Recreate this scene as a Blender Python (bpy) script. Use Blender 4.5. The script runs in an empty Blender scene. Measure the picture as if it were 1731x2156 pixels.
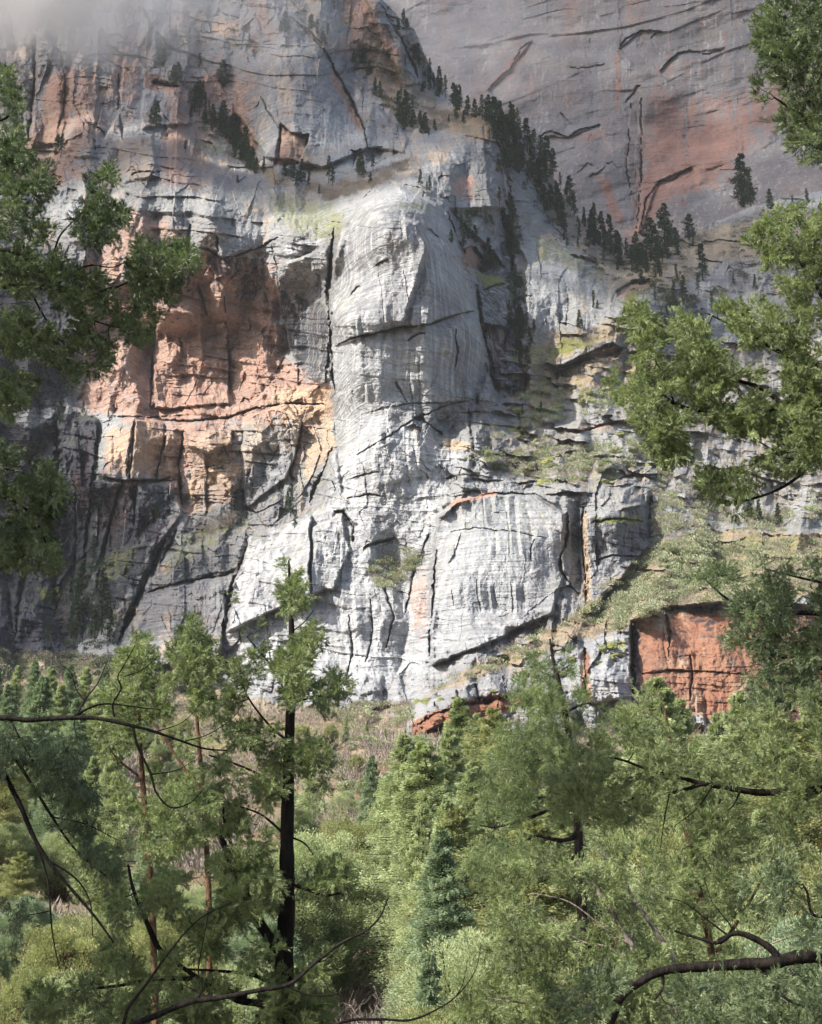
import bpy, bmesh, math, random
import numpy as np
from mathutils import Vector, Euler

sc = bpy.context.scene
COL = sc.collection
R = math.radians
CLOUD_D, HAZE_D = .034, .00004
# ------------------------------------------------------------------ camera
PITCH = R(14.0)
F = 2808.0                       # focal length in picture units (1731 x 2156)
CAMZ = 2.0
cam_d = bpy.data.cameras.new('camera'); cam = bpy.data.objects.new('camera', cam_d); COL.objects.link(cam)
cam.location = (0, 0, CAMZ); cam.rotation_euler = (R(90) + PITCH, 0, 0)
cam_d.sensor_fit = 'VERTICAL'; cam_d.angle = 2 * math.atan(1078 / F)
cam_d.clip_start = 0.1; cam_d.clip_end = 20000
sc.camera = cam
# ------------------------------------------------------------------ sky, sun, exposure
SUN_EL, SUN_AZ = R(40), R(-121)    # azimuth measured from +Y, negative = to the left; behind-left of the camera
sund = Vector((math.sin(SUN_AZ) * math.cos(SUN_EL), math.cos(SUN_AZ) * math.cos(SUN_EL), math.sin(SUN_EL)))
w = bpy.data.worlds.new('World'); sc.world = w; w.use_nodes = True
nt = w.node_tree; bg = nt.nodes['Background']
sky = nt.nodes.new('ShaderNodeTexSky'); sky.sky_type = 'NISHITA'; sky.sun_disc = False
sky.sun_elevation = SUN_EL; sky.sun_rotation = SUN_AZ; sky.dust_density = 3.0; sky.ozone_density = 1.0
nt.links.new(sky.outputs[0], bg.inputs[0]); bg.inputs[1].default_value = 0.105
sun_d = bpy.data.lights.new('sun', 'SUN'); sun_d.energy = 4.4; sun_d.angle = R(0.5); sun_d.color = (1, .93, .82)
sun = bpy.data.objects.new('sun', sun_d); COL.objects.link(sun)
sun.rotation_euler = sund.to_track_quat('Z', 'Y').to_euler(); sun.location = (0, 0, 500)
sc.view_settings.view_transform = 'Standard'; sc.view_settings.look = 'None'
sc.view_settings.exposure = 1.25; sc.view_settings.gamma = 1
sc.cycles.max_bounces = 5; sc.cycles.diffuse_bounces = 3; sc.cycles.glossy_bounces = 2
sc.cycles.transmission_bounces = 3; sc.cycles.transparent_max_bounces = 48; sc.cycles.volume_bounces = 2

# ------------------------------------------------------------------ maths helpers
cp_, sp_ = math.cos(PITCH), math.sin(PITCH)
def at(px, py, Y):
    """point of the world that lies at world depth Y in the direction of picture position (px, py)"""
    px = np.asarray(px, float); py = np.asarray(py, float); Y = np.asarray(Y, float)
    u = (px - 865.5) / F; v = (1078 - py) / F
    t = Y / (cp_ - sp_ * v)
    return np.stack([u * t, Y + 0 * t, CAMZ + t * (sp_ + cp_ * v)], -1)
_T = np.random.RandomState(7).random((8, 256, 256))
def vn(x, y, s=0):
    T = _T[s % 8]; o = (s * 37) % 256
    xi = np.floor(x).astype(int); yi = np.floor(y).astype(int); fx = x - xi; fy = y - yi
    fx = fx * fx * (3 - 2 * fx); fy = fy * fy * (3 - 2 * fy)
    a = (xi + o) & 255; b = (xi + 1 + o) & 255; c = (yi + 3 * o) & 255; d = (yi + 1 + 3 * o) & 255
    return (T[a, c] * (1 - fx) + T[b, c] * fx) * (1 - fy) + (T[a, d] * (1 - fx) + T[b, d] * fx) * fy
def fbm(x, y, s=0, o=4, g=.5):
    r = 0; a = 1; t = 0
    for i in range(o):
        r = r + a * vn(x * 2 ** i + i * 13.7, y * 2 ** i + i * 7.3, s + i); t += a; a *= g
    return r / t - .5                    # about -0.5 .. 0.5
def vor(x, y, s=0):
    xi = np.floor(x).astype(int); yi = np.floor(y).astype(int)
    f1 = np.full(x.shape, 9.); f2 = np.full(x.shape, 9.); r1 = np.zeros(x.shape); r2 = np.zeros(x.shape); r3 = np.zeros(x.shape)
    cx = np.zeros(x.shape); cy = np.zeros(x.shape)
    A, B, Cc, Dd = _T[s % 8], _T[(s + 1) % 8], _T[(s + 2) % 8], _T[(s + 3) % 8]
    for i in (-1, 0, 1):
        for j in (-1, 0, 1):
            a = (xi + i + 11 * s) & 255; b = (yi + j + 5 * s) & 255
            px = xi + i + A[a, b]; py = yi + j + B[a, b]
            d = np.hypot(px - x, py - y); m = d < f1
            f2 = np.where(m, f1, np.minimum(f2, d)); f1 = np.where(m, d, f1)
            r1 = np.where(m, Cc[a, b], r1); r2 = np.where(m, Dd[a, b], r2); r3 = np.where(m, A[b, a], r3)
            cx = np.where(m, px, cx); cy = np.where(m, py, cy)
    return f1, f2, r1 - .5, r2 - .5, r3 - .5, x - cx, y - cy
def ss(a, b, x):
    t = np.clip((x - a) / (b - a), 0, 1); return t * t * (3 - 2 * t)
def rbf(ctrl, X, Y, c=45.):
    P = np.array(ctrl, float); r = np.sqrt((P[:, None, 0] - P[None, :, 0]) ** 2 + (P[:, None, 1] - P[None, :, 1]) ** 2 + c * c)
    m = P[:, 2].mean(); wt = np.linalg.solve(r, P[:, 2] - m); out = np.full(X.shape, m)
    for (a, b, _), k in zip(P, wt): out += k * np.sqrt((X - a) ** 2 + (Y - b) ** 2 + c * c)
    return out

class Grid:
    """a sheet of rock: depth D over picture positions, with masks for what the rock is made of and for light and shade put into its colour"""
    def __init__(s, x0, x1, y0, y1, st, seed=0, wa=7):
        s.xs = np.arange(x0, x1, st); s.ys = np.arange(y0, y1, st); s.st = st
        s.X, s.Y = np.meshgrid(s.xs, s.ys); X, Y = s.X, s.Y
        s.XW = X + wa * 2 * fbm(X / 40, Y / 40, seed + 1, 4, .6); s.YW = Y + wa * 2 * fbm(X / 40, Y / 40, seed + 3, 4, .6)
        s.n1 = fbm(X / 16, Y / 16, seed + 5, 3); s.n2 = fbm(X / 22, Y / 22, seed + 2, 3) ; s.n3 = fbm(X / 7, Y / 7, seed + 6, 3)
        s.XW += 3 * fbm(X / 9, Y / 9, seed + 2, 2); s.YW += 3 * fbm(X / 9, Y / 9, seed + 7, 2)
        s.M = {k: np.zeros(X.shape) for k in ('red', 'tan', 'dark', 'moss', 'soil', 'pale')}
    def sl(s, pts, m):
        p = np.array(pts, float)
        i0 = max(0, int((p[:, 0].min() - m - s.xs[0]) / s.st)); i1 = int((p[:, 0].max() + m - s.xs[0]) / s.st) + 1
        j0 = max(0, int((p[:, 1].min() - m - s.ys[0]) / s.st)); j1 = int((p[:, 1].max() + m - s.ys[0]) / s.st) + 1
        return (slice(j0, max(j1, 0)), slice(i0, max(i1, 0)))
    def dist(s, pts, q):
        X, Y = s.XW[q], s.YW[q]; best = np.full(X.shape, 1e9); side = np.zeros(X.shape); par = np.zeros(X.shape); n = len(pts) - 1
        for k in range(n):
            (ax, ay), (bx, by) = pts[k][:2], pts[k + 1][:2]; dx, dy = bx - ax, by - ay; L = dx * dx + dy * dy + 1e-9
            t = np.clip(((X - ax) * dx + (Y - ay) * dy) / L, 0, 1)
            ex, ey = X - ax - t * dx, Y - ay - t * dy; d = np.hypot(ex, ey); m = d < best
            best = np.where(m, d, best); side = np.where(m, np.sign(dx * ey - dy * ex), side); par = np.where(m, (k + t) / n, par)
        return best, side, par
    def crack(s, pts, w=3, d=8, dark=.0, mask=None, mv=.8):
        q = s.sl(pts, w * 4 + 20); b, sd, par = s.dist(pts, q); x = b * sd + 1.2 * s.n3[q] * w
        wl = w * (.16 + 1.15 * np.clip(s.n2[q] * 1.6 + .42, 0, 1.2)) * np.clip(np.sin(np.clip(par, .0, 1) * math.pi) * 2.2, .0, 1) + .01
        g = np.exp(-(x / wl) ** 2) * (wl > .35); s.D[q] += .8 * d * g
        L = 7 + w * 3; s.D[q] += .22 * d * ss(-1, 1, x) * np.exp(-np.maximum(x, 0) / L) * ss(0, .1, par) * ss(0, .1, 1 - par)
        if dark: s.M['dark'][q] = np.maximum(s.M['dark'][q], dark * np.exp(-(x / (wl * 1.6)) ** 2) * ss(.3, 1.2, wl))  # crevice shade put into the rock colour along the crack
        if mask: s.M[mask][q] = np.maximum(s.M[mask][q], mv * np.exp(-(b / (wl * 2.2)) ** 2))
    def step(s, pts, amp, L=60, edge=2.0):
        """right-hand side of the walking direction (picture y down) goes back by amp, fading over L"""
        q = s.sl(pts, L * 3); b, sd, par = s.dist(pts, q); x = b * sd
        k = ss(-edge, edge, x) * np.exp(-np.maximum(x, 0) / L) * ss(0, .06, par) * ss(0, .06, 1 - par)
        s.D[q] += amp * k
    def mask(s, pts, f=12, warp=1.0):
        m = f * 2 + 20; q = s.sl(pts, m); X, Y = s.XW[q], s.YW[q]; ins = np.zeros(X.shape, bool); n = len(pts)
        for k in range(n):
            (ax, ay), (bx, by) = pts[k], pts[(k + 1) % n]
            c = ((ay > Y) != (by > Y)) & (X < (bx - ax) * (Y - ay) / (by - ay + 1e-12) + ax); ins ^= c
        b, _, _ = s.dist(list(pts) + [pts[0]], q)
        v = ss(-f, f, np.where(ins, b, -b) + warp * f * 1.4 * s.n1[q]); return q, v
    def put(s, name, pts, v=1, f=12, warp=1.0):
        q, m = s.mask(pts, f, warp); s.M[name][q] = s.M[name][q] * (1 - m) + v * m
    def push(s, pts, amp, f=3, warp=.6):
        q, m = s.mask(pts, f, warp); s.D[q] += amp * m
    def tilt(s, pts, amp, gx, gy, f=3):
        """a slab: plane added inside the polygon (gx, gy metres per picture unit from its middle)"""
        q, m = s.mask(pts, f, .5); c = np.mean(np.array(pts, float), 0)
        s.D[q] += m * (amp + gx * (s.X[q] - c[0]) + gy * (s.Y[q] - c[1]))
    def facets(s, sx, sy, amp, seed, tilt=1.0, ang=0, k=1.0, gate=0.0):
        """broken blocks: offset plates, only where the rock is shattered"""
        ca, sa = math.cos(ang), math.sin(ang); x = s.XW * ca + s.YW * sa; y = -s.XW * sa + s.YW * ca
        f1, f2, a, b, c, dx, dy = vor(x / sx, y / sy, seed)
        ga = ss(gate, gate + .12, fbm(s.X / 170, s.Y / 170, seed + 2, 3))
        s.D += ga * k * amp * (a * .9 + tilt * (b * dx * 1.6 + c * dy * 1.6))
    def creases(s, sx, sy, amp, seed, ang=0, k=1.0):
        """flat faces that meet in sharp edges (linear noise on a triangle lattice)"""
        ca, sa = math.cos(ang), math.sin(ang); x = (s.XW * ca + s.YW * sa) / sx; y = (-s.XW * sa + s.YW * ca) / sy
        x = x + .5 * fbm(x * .8, y * .8, seed + 1, 2); y = y + .5 * fbm(x * .8, y * .8, seed + 4, 2)
        sk = (x + y) * .366; i = np.floor(x + sk).astype(int); j = np.floor(y + sk).astype(int)
        fx = x + sk - i; fy = y + sk - j; T = _T[seed % 8]; o = 17 * seed
        h = lambda a, b: T[(a + o) & 255, (b + 3 * o) & 255]
        lo = h(i, j) + (h(i + 1, j) - h(i, j)) * fx + (h(i + 1, j + 1) - h(i + 1, j)) * fy
        hi = h(i, j) + (h(i + 1, j + 1) - h(i, j + 1)) * fx + (h(i, j + 1) - h(i, j)) * fy
        s.D += k * amp * (np.where(fx > fy, lo, hi) - .5)
    def saw(s, per, amp, seed, ang=0., warp=1.2, k=1.0, sharp=.12):
        """ledges: each layer swells outward towards its foot and is undercut below"""
        ca, sa = math.cos(ang), math.sin(ang); x = s.X * ca + s.Y * sa; y = -s.X * sa + s.Y * ca
        u = y / per + warp * fbm(x / (per * 9), y / (per * 2.5), seed, 4, .55) * 2
        fr = u - np.floor(u); idx = np.floor(u).astype(int)
        r = _T[seed % 8][(idx * 7 + seed) & 255, (np.floor(x / (per * 14) + .7 * np.sin(idx * 9.1))).astype(int) & 255]
        sawv = np.where(fr < 1 - sharp, fr / (1 - sharp), (1 - fr) / sharp)
        ga = ss(-.12, .16, fbm(s.X / 90, s.Y / 60, seed + 1, 3)); s.D -= ga * k * 1.5 * amp * r * r * (sawv - .5)
    def build(s, name, label, mat, keep=None, parts=None):
        V = at(s.X, s.Y, s.D); ny, nx = s.X.shape
        idx = np.arange(nx * ny).reshape(ny, nx)
        q = np.stack([idx[:-1, :-1], idx[1:, :-1], idx[1:, 1:], idx[:-1, 1:]], -1)
        if keep is None: keep = np.ones(s.X.shape, bool)
        kf = keep[:-1, :-1] & keep[1:, :-1] & keep[1:, 1:] & keep[:-1, 1:]
        lab = np.zeros(s.X.shape, int)
        for i, (n_, l_, pts) in enumerate(parts or []):
            Q, m = s.mask(pts, 1, 0); lab[Q] = np.where(m > .5, i + 1, lab[Q])
        for i, (n_, l_) in enumerate([(name, label)] + [(a, b) for a, b, _ in (parts or [])]):
            fq = q[kf & (lab[:-1, :-1] == i)]
            if not len(fq): continue
            used, inv = np.unique(fq, return_inverse=True)
            o = mesh_np(n_, V.reshape(-1, 3)[used], inv.reshape(-1, 4), mat)
            A = np.stack([s.M['red'], s.M['tan'], s.M['dark'], s.M['moss']], -1).reshape(-1, 4)[used]
            Bm = np.stack([s.M['soil'], s.M['pale'], s.M['soil'] * 0, s.M['soil'] * 0 + 1], -1).reshape(-1, 4)[used]
            for nm, arr in (('rock_a', A), ('rock_b', Bm)):
                at_ = o.data.attributes.new(nm, 'FLOAT_COLOR', 'POINT'); at_.data.foreach_set('color', arr.astype(np.float32).ravel())
            o['kind'] = 'structure'; o['label'] = l_

def mesh_np(name, V, Fc, mat, parent=None, smooth=False, mats=None, mi=None):
    me = bpy.data.meshes.new(name); V = np.ascontiguousarray(V, np.float32); k = Fc.shape[1]; n = len(Fc)
    me.vertices.add(len(V)); me.vertices.foreach_set('co', V.ravel())
    me.loops.add(n * k); me.loops.foreach_set('vertex_index', np.ascontiguousarray(Fc, np.int32).ravel())
    me.polygons.add(n); me.polygons.foreach_set('loop_start', np.arange(0, n * k, k, dtype=np.int32))
    me.polygons.foreach_set('use_smooth', np.full(n, smooth))
    for m in (mats or [mat]): me.materials.append(m)
    if mi is not None: me.polygons.foreach_set('material_index', np.asarray(mi, np.int32))
    me.update(calc_edges=True)
    o = bpy.data.objects.new(name, me); COL.objects.link(o)
    if parent: o.parent = parent
    return o

# ------------------------------------------------------------------ materials
class NT:
    def __init__(s, name):
        s.m = bpy.data.materials.new(name); s.m.use_nodes = True; s.t = s.m.node_tree; s.t.nodes.clear()
        s.out = s.n('OutputMaterial')
    def n(s, typ, **k):
        nd = s.t.nodes.new('ShaderNode' + typ)
        for a, b in k.items(): setattr(nd, a, b)
        return nd
    def l(s, a, b): s.t.links.new(a, b)
    def set(s, sock, v):
        if hasattr(v, 'is_output'): s.l(v, sock)
        else: sock.default_value = v
    def math(s, op, a, b=0., c=None, clamp=False):
        nd = s.n('Math', operation=op, use_clamp=clamp); s.set(nd.inputs[0], a); s.set(nd.inputs[1], b)
        if c is not None: s.set(nd.inputs[2], c)
        return nd.outputs[0]
    def ramp(s, f, a, b):
        nd = s.n('MapRange', interpolation_type='SMOOTHSTEP'); s.set(nd.inputs[0], f)
        nd.inputs[1].default_value = a; nd.inputs[2].default_value = b; return nd.outputs[0]
    def mix(s, f, a, b, bt='MIX'):
        nd = s.n('Mix', data_type='RGBA', blend_type=bt); s.set(nd.inputs[0], f)
        for so, v in ((nd.inputs[6], a), (nd.inputs[7], b)): s.set(so, v if hasattr(v, 'is_output') else (*v, 1))
        return nd.outputs[2]
    def noise(s, vec, scale, det=4, rough=.55, dist=0.):
        nd = s.n('TexNoise'); s.l(vec, nd.inputs['Vector']); nd.inputs['Scale'].default_value = scale
        nd.inputs['Detail'].default_value = det; nd.inputs['Roughness'].default_value = rough; nd.inputs['Distortion'].default_value = dist
        return nd.outputs[0]
    def mapped(s, scale=(1, 1, 1), rot=(0, 0, 0)):
        if not hasattr(s, 'tc'): s.tc = s.n('TexCoord')
        mp = s.n('Mapping'); s.l(s.tc.outputs['Object'], mp.inputs[0]); mp.inputs['Scale'].default_value = scale; mp.inputs['Rotation'].default_value = rot
        return mp.outputs[0]

def rock_material(name, grey=(.29, .305, .325), grey2=(.185, .187, .20), red=(.36, .20, .145), rough=.45, spec=.22, bed=1.0):
    g = NT(name)
    A = g.n('Attribute', attribute_name='rock_a'); B = g.n('Attribute', attribute_name='rock_b')
    sa = g.n('SeparateColor'); g.l(A.outputs[0], sa.inputs[0]); sb = g.n('SeparateColor'); g.l(B.outputs[0], sb.inputs[0])
    n_big = g.noise(g.mapped((.02, .02, .014)), 1, 5, .6)
    n_str = g.noise(g.mapped((.42, .42, .012)), 1, 5, .62, .3)
    n_str2 = g.noise(g.mapped((1.1, 1.1, .03)), 1, 4, .6, .2)
    n_bed = g.noise(g.mapped((.03, .03, 1.1), (R(4), R(9), 0)), 1, 6, .62, .25)
    n_bed2 = g.noise(g.mapped((.08, .08, .35), (R(-6), R(-7), 0)), 1, 6, .6, .5)
    n_f = g.noise(g.mapped((1, 1, 1)), .55, 7, .7)
    n_m = g.noise(g.mapped((1, 1, 1)), .11, 6, .65)
    c = g.mix(g.ramp(n_big, .35, .65), grey, grey2)
    c = g.mix(g.math('MULTIPLY', g.ramp(n_str, .52, .68), .5), c, (.42, .43, .45))
    c = g.mix(g.math('MULTIPLY', g.ramp(n_str2, .55, .7), .35), c, (.14, .145, .16))
    c = g.mix(g.math('MULTIPLY', g.ramp(n_m, .52, .72), .3), c, (.36, .27, .21))
    # streaked wash between patina and bare sandstone
    def cover(attr, col, k=.55, nz=n_str, lo=.35, hi=.65):
        f = g.math('ADD', attr, g.math('MULTIPLY', g.math('SUBTRACT', nz, .5), k))
        return g.ramp(f, lo, hi), col
    jit = g.math('ADD', g.math('MULTIPLY', n_str, .6), g.math('MULTIPLY', n_m, .4))
    redc = g.mix(g.ramp(n_m, .35, .65), red, tuple(x * k for x, k in zip(red, (1.0, 1.25, 1.4))))
    redc = g.mix(g.math('MULTIPLY', g.ramp(n_bed2, .5, .66), .35), redc, tuple(x * .62 for x in red))
    f, _ = cover(sb.outputs[1], None, 1.1, jit); c = g.mix(g.math('MULTIPLY', f, .75), c, (.50, .52, .54))
    jr = g.math('ADD', g.math('MULTIPLY', n_str, .55), g.math('MULTIPLY', g.math('ADD', n_m, n_big), .25)); f, _ = cover(sa.outputs[0], None, 2.0, jr, .30, .72); c = g.mix(g.math('MULTIPLY', f, .92), c, redc)
    f, _ = cover(sa.outputs[1], None, 1.4, jit); c = g.mix(g.math('MULTIPLY', f, .8), c, (.44, .335, .24))
    f, _ = cover(sa.outputs[2], None, 1.5, n_str); c = g.mix(g.math('MULTIPLY', f, .88), c, (.020, .024, .040))
    f, _ = cover(sb.outputs[0], None, .9, n_f); c = g.mix(g.math('MULTIPLY', f, .9), c, g.mix(n_f, (.20, .14, .09), (.36, .29, .19)))
    f, _ = cover(A.outputs[3], None, 1.5, n_f); c = g.mix(g.math('MULTIPLY', f, .85), c, g.mix(n_m, (.085, .10, .022), (.24, .25, .05)))
    c = g.mix(.8, c, g.mix(n_f, (.72, .72, .72), (1.28, 1.28, 1.28)), 'MULTIPLY')
    c = g.mix(.75 * bed, c, g.mix(g.ramp(n_bed, .3, .62), (.66, .66, .68), (1.12, 1.12, 1.12)), 'MULTIPLY')
    h = g.math('ADD', g.math('MULTIPLY', n_bed, 1.5 * bed), g.math('ADD', g.math('MULTIPLY', n_f, .9), g.math('ADD', g.math('MULTIPLY', n_str, .45), g.math('MULTIPLY', n_bed2, 1.0 * bed))))
    bp = g.n('Bump'); bp.inputs['Strength'].default_value = .9; bp.inputs['Distance'].default_value = 1.3; g.l(h, bp.inputs['Height'])
    p = g.n('BsdfPrincipled'); g.l(c, p.inputs['Base Color']); p.inputs['Roughness'].default_value = rough
    p.inputs['Specular IOR Level'].default_value = spec
    g.l(bp.outputs[0], p.inputs['Normal']); g.l(p.outputs[0], g.out.inputs[0]); return g.m
M_ROCK = rock_material('weathered_sandstone')
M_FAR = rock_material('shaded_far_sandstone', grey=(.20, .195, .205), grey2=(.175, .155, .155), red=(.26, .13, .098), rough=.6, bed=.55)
M_RUST = rock_material('rust_sandstone', red=(.25, .105, .058), bed=.6)
# ------------------------------------------------------------------ the far wall
g = Grid(700, 1960, -160, 660, 2.4, 3, 5); X, Y = g.X, g.Y
g.D = rbf([(760, 0, 900), (1000, 0, 880), (1300, 0, 850), (1731, 0, 800), (900, 300, 860), (1200, 300, 815), (1350, 250, 810), (1500, 300, 800), (1731, 300, 770),
           (1200, 560, 770), (1400, 520, 765), (1700, 430, 735), (1900, 500, 720), (1340, 450, 790), (1600, 560, 740)], X, Y)
g.D += 26 * fbm(X / 260, Y / 200, 2, 3) + 7 * fbm(X / 60, Y / 45, 3, 4, .55)
g.saw(46, 2.2, 3, -.22, 1.6); g.saw(17, .8, 4, -.16, 1.6); g.saw(70, 2.5, 1, -.3, 2)
g.creases(150, 60, 7, 2, -.3); g.creases(60, 22, 2, 4, -.25)
for pts, w_, d_ in [([(1025, 195), (1045, 170), (1075, 145), (1095, 105), (1120, 85)], 4, 9), ([(1303, 105), (1318, 80), (1345, 68), (1370, 64), (1400, 67)], 3, 12),
                    ([(1365, 82), (1385, 68), (1405, 66)], 3, 7), ([(1385, 150), (1400, 133), (1430, 112), (1455, 108), (1490, 113), (1530, 100)], 3, 11),
                    ([(1128, 288), (1150, 279), (1180, 283), (1198, 290), (1215, 276), (1245, 266), (1268, 259)], 3.2, 13), ([(1180, 235), (1195, 250), (1206, 262)], 2.5, 9),
                    ([(1045, 247), (1060, 252), (1075, 250)], 2.5, 7), ([(1310, 220), (1325, 205), (1340, 185), (1350, 180)], 3, 12),
                    ([(1330, 205), (1322, 260), (1326, 300), (1322, 360), (1330, 430)], 3, 9), ([(1350, 190), (1348, 240), (1352, 330), (1345, 420), (1338, 500)], 4, 10),
                    ([(1345, 500), (1352, 460), (1360, 420), (1385, 385), (1420, 378), (1440, 360), (1460, 350)], 3.5, 12), ([(1240, 375), (1260, 365), (1275, 350)], 3, 8),
                    
                    ([(1210, 370), (1235, 345), (1250, 350)], 3, 6), ([(1190, 140), (1240, 145), (1275, 135)], 3, 4),
                    ([(1640, 120), (1655, 100), (1680, 85)], 3, 8), ([(1270, 345), (1290, 340), (1297, 352)], 3, 8)]:
    g.crack(pts, w_ * .42, d_ * .7, .6)
for pts, a_ in [([(1025, 195), (1075, 145), (1120, 85)], 7), ([(1303, 105), (1345, 68), (1400, 67)], 5), ([(1385, 150), (1430, 112), (1530, 100)], 5), ([(1130, 288), (1198, 290), (1268, 259)], 5),
                ([(1345, 190), (1340, 300), (1338, 500)], 5), ([(1345, 500), (1385, 385), (1460, 350)], 7)]:
    g.step(pts, a_ * .7, 30)
g.put('red', [(1355, 190), (1400, 185), (1450, 200), (1530, 190), (1620, 160), (1700, 170), (1690, 260), (1600, 300), (1540, 380), (1450, 410), (1380, 460), (1335, 505), (1345, 350)], .52, 40)
g.put('red', [(1380, 290), (1500, 270), (1560, 310), (1500, 390), (1400, 440), (1340, 510), (1350, 380)], .68, 30)
g.put('red', [(1020, 200), (1040, 160), (1110, 90), (1110, 110), (1070, 170)], .75, 5)
g.put('red', [(1140, 290), (1260, 268), (1290, 275), (1240, 300), (1160, 300)], .55, 6)
g.put('red', [(1290, 100), (1310, 110), (1305, 260), (1290, 200)], .6, 8)
g.put('red', [(1255, 370), (1285, 380), (1320, 480), (1280, 460)], .75, 10)
g.put('dark', [(1330, 230), (1350, 210), (1356, 340), (1345, 450), (1330, 500), (1335, 350)], .42, 8)
g.put('dark', [(1190, 110), (1270, 112), (1280, 135), (1210, 125)], .3, 8)
g.M['red'] = np.maximum(g.M['red'], np.clip(.15 + .9 * fbm(X / 26, Y / 300, 5, 4, .6), 0, .45)); g.M['dark'] = np.maximum(g.M['dark'], np.clip(.14 + .9 * fbm(X / 20, Y / 260, 2, 4, .6), 0, .42))
rs = np.random.RandomState(4)
for i in range(70):                                   # long pale and rusty drips down the wall
    x = rs.uniform(1290, 1640); y0 = 60 + rs.uniform(-40, 120) - (x - 1300) * .1; L = rs.uniform(60, 210); wd = rs.uniform(1.5, 4.5)
    nm, v = (('red', -.9), ('red', .62), ('pale', .46))[rs.choice(3, p=[.5, .3, .2])]
    q = g.sl([(x, y0), (x, y0 + L)], 12); tt = np.clip((g.Y[q] - y0) / L, 0, 1)
    m = np.exp(-((g.X[q] - x - 1.5 * np.sin(g.Y[q] / 17 + i)) / (wd * (1.15 - tt) + .3)) ** 2) * ss(0, .15, tt) * (g.Y[q] < y0 + L)
    if v < 0: g.M[nm][q] *= 1 - m
    else: g.M[nm][q] = np.maximum(g.M[nm][q], v * m)
g.M['soil'] = np.maximum(g.M['soil'], .7 * ss(0, 60, Y - (560 - .16 * (X - 1150) ) + 50 * g.n1) * (X > 1300))
gfar = g
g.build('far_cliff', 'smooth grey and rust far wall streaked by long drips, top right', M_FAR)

# ------------------------------------------------------------------ the near cliffs
g = Grid(-200, 1960, -160, 1780, 1.75, 0, 4.5); X, Y = g.X, g.Y
C = [(-150, -100, 640), (200, -100, 650), (500, -100, 660), (760, -100, 690), (870, 0, 690), (-150, 200, 590), (60, 150, 600), (200, 200, 590), (350, 120, 625), (480, 60, 640),
     (600, 150, 610), (700, 130, 625), (800, 180, 655), (880, 120, 680), (930, 190, 690), (420, 260, 620), (500, 330, 600), (600, 300, 585), (720, 300, 590), (820, 280, 600), (640, 360, 570),
     (800, 350, 560), (-150, 380, 560), (100, 350, 555), (250, 300, 560), (350, 330, 555), (300, 390, 520), (450, 420, 510), (580, 410, 530), (650, 440, 510), (700, 440, 500),
     (880, 330, 560), (960, 300, 575), (1020, 270, 590), (1090, 290, 625), (1130, 320, 650), (1200, 450, 640), (1000, 400, 550), (1050, 420, 560), (1050, 520, 545), (1000, 500, 520),
     (1150, 520, 565), (1240, 560, 570), (1120, 600, 535), (1200, 640, 530), (1100, 700, 505), (1300, 560, 620), (1400, 520, 660), (1500, 480, 690), (1650, 430, 700), (1900, 380, 690),
     (1400, 600, 560), (1550, 560, 600), (1700, 560, 590), (1900, 560, 590), (1500, 640, 575), (1330, 640, 520), (1250, 720, 500), (1400, 720, 530), (1650, 700, 560), (1900, 700, 550),
     (840, 400, 480), (760, 430, 478), (720, 520, 465), (900, 440, 482), (960, 520, 480), (830, 560, 455), (705, 650, 458), (800, 700, 448), (930, 700, 452), (1010, 700, 470), (705, 800, 452), (860, 830, 441), (990, 820, 455), (1060, 800, 480),
     (720, 950, 436), (860, 950, 428), (980, 940, 432), (-150, 600, 520), (0, 620, 520), (150, 600, 512), (300, 560, 505), (420, 560, 498), (560, 560, 495), (650, 560, 482), (690, 620, 486), (200, 750, 512), (330, 760, 510), (450, 700, 514), (560, 700, 510), (660, 750, 496),
     (200, 860, 505), (450, 860, 500), (600, 830, 490), (690, 860, 472), (-150, 900, 505), (60, 900, 500), (160, 900, 490), (260, 900, 484), (420, 900, 482), (560, 870, 475), (660, 950, 465),
     (100, 1100, 492), (180, 1150, 486), (280, 1050, 470), (420, 1050, 476), (560, 1000, 458), (-150, 1200, 480), (50, 1300, 455), (150, 1350, 452), (250, 1250, 446), (340, 1180, 446), (450, 1130, 452), (600, 1080, 444), (700, 1060, 432),
     (420, 1300, 424), (300, 1330, 430), (550, 1250, 420), (650, 1200, 418), (760, 1120, 416), (700, 1300, 404), (560, 1400, 404), (820, 1250, 405), (-150, 1420, 430), (0, 1420, 425), (200, 1450, 405), (400, 1480, 395), (600, 1500, 380), (750, 1420, 392), (850, 1180, 418),
     (880, 1420, 385), (930, 1040, 424), (1040, 960, 436), (1150, 930, 450), (1250, 850, 470), (1350, 820, 492), (1150, 800, 490), (1200, 1000, 428), (1350, 960, 450), (1450, 1000, 455), (1600, 900, 500), (1900, 900, 490), (1600, 1050, 450), (1900, 1050, 440),
     (950, 1200, 396), (1060, 1150, 389), (1150, 1150, 393), (1050, 1300, 380), (1220, 1180, 398), (1300, 1080, 394), (1260, 1250, 381), (1360, 1150, 400), (1430, 1080, 425), (1550, 1120, 420), (1700, 1120, 410), (1900, 1150, 400),
     (1300, 1300, 362), (1150, 1340, 360), (1000, 1400, 357), (900, 1480, 352), (1450, 1230, 372), (1600, 1200, 380), (1750, 1200, 375), (1900, 1260, 370), (1400, 1290, 350), (1550, 1280, 352),
     (800, 1540, 350), (1000, 1480, 338), (1200, 1380, 340), (1400, 1350, 338), (1600, 1350, 338), (1900, 1400, 335), (1100, 1600, 315), (1400, 1560, 318), (1700, 1560, 318), (1300, 1760, 300), (800, 1700, 318), (500, 1700, 330), (200, 1650, 350), (-150, 1600, 370), (1900, 1760, 300)]
g.D = rbf(C, X, Y)
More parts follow.
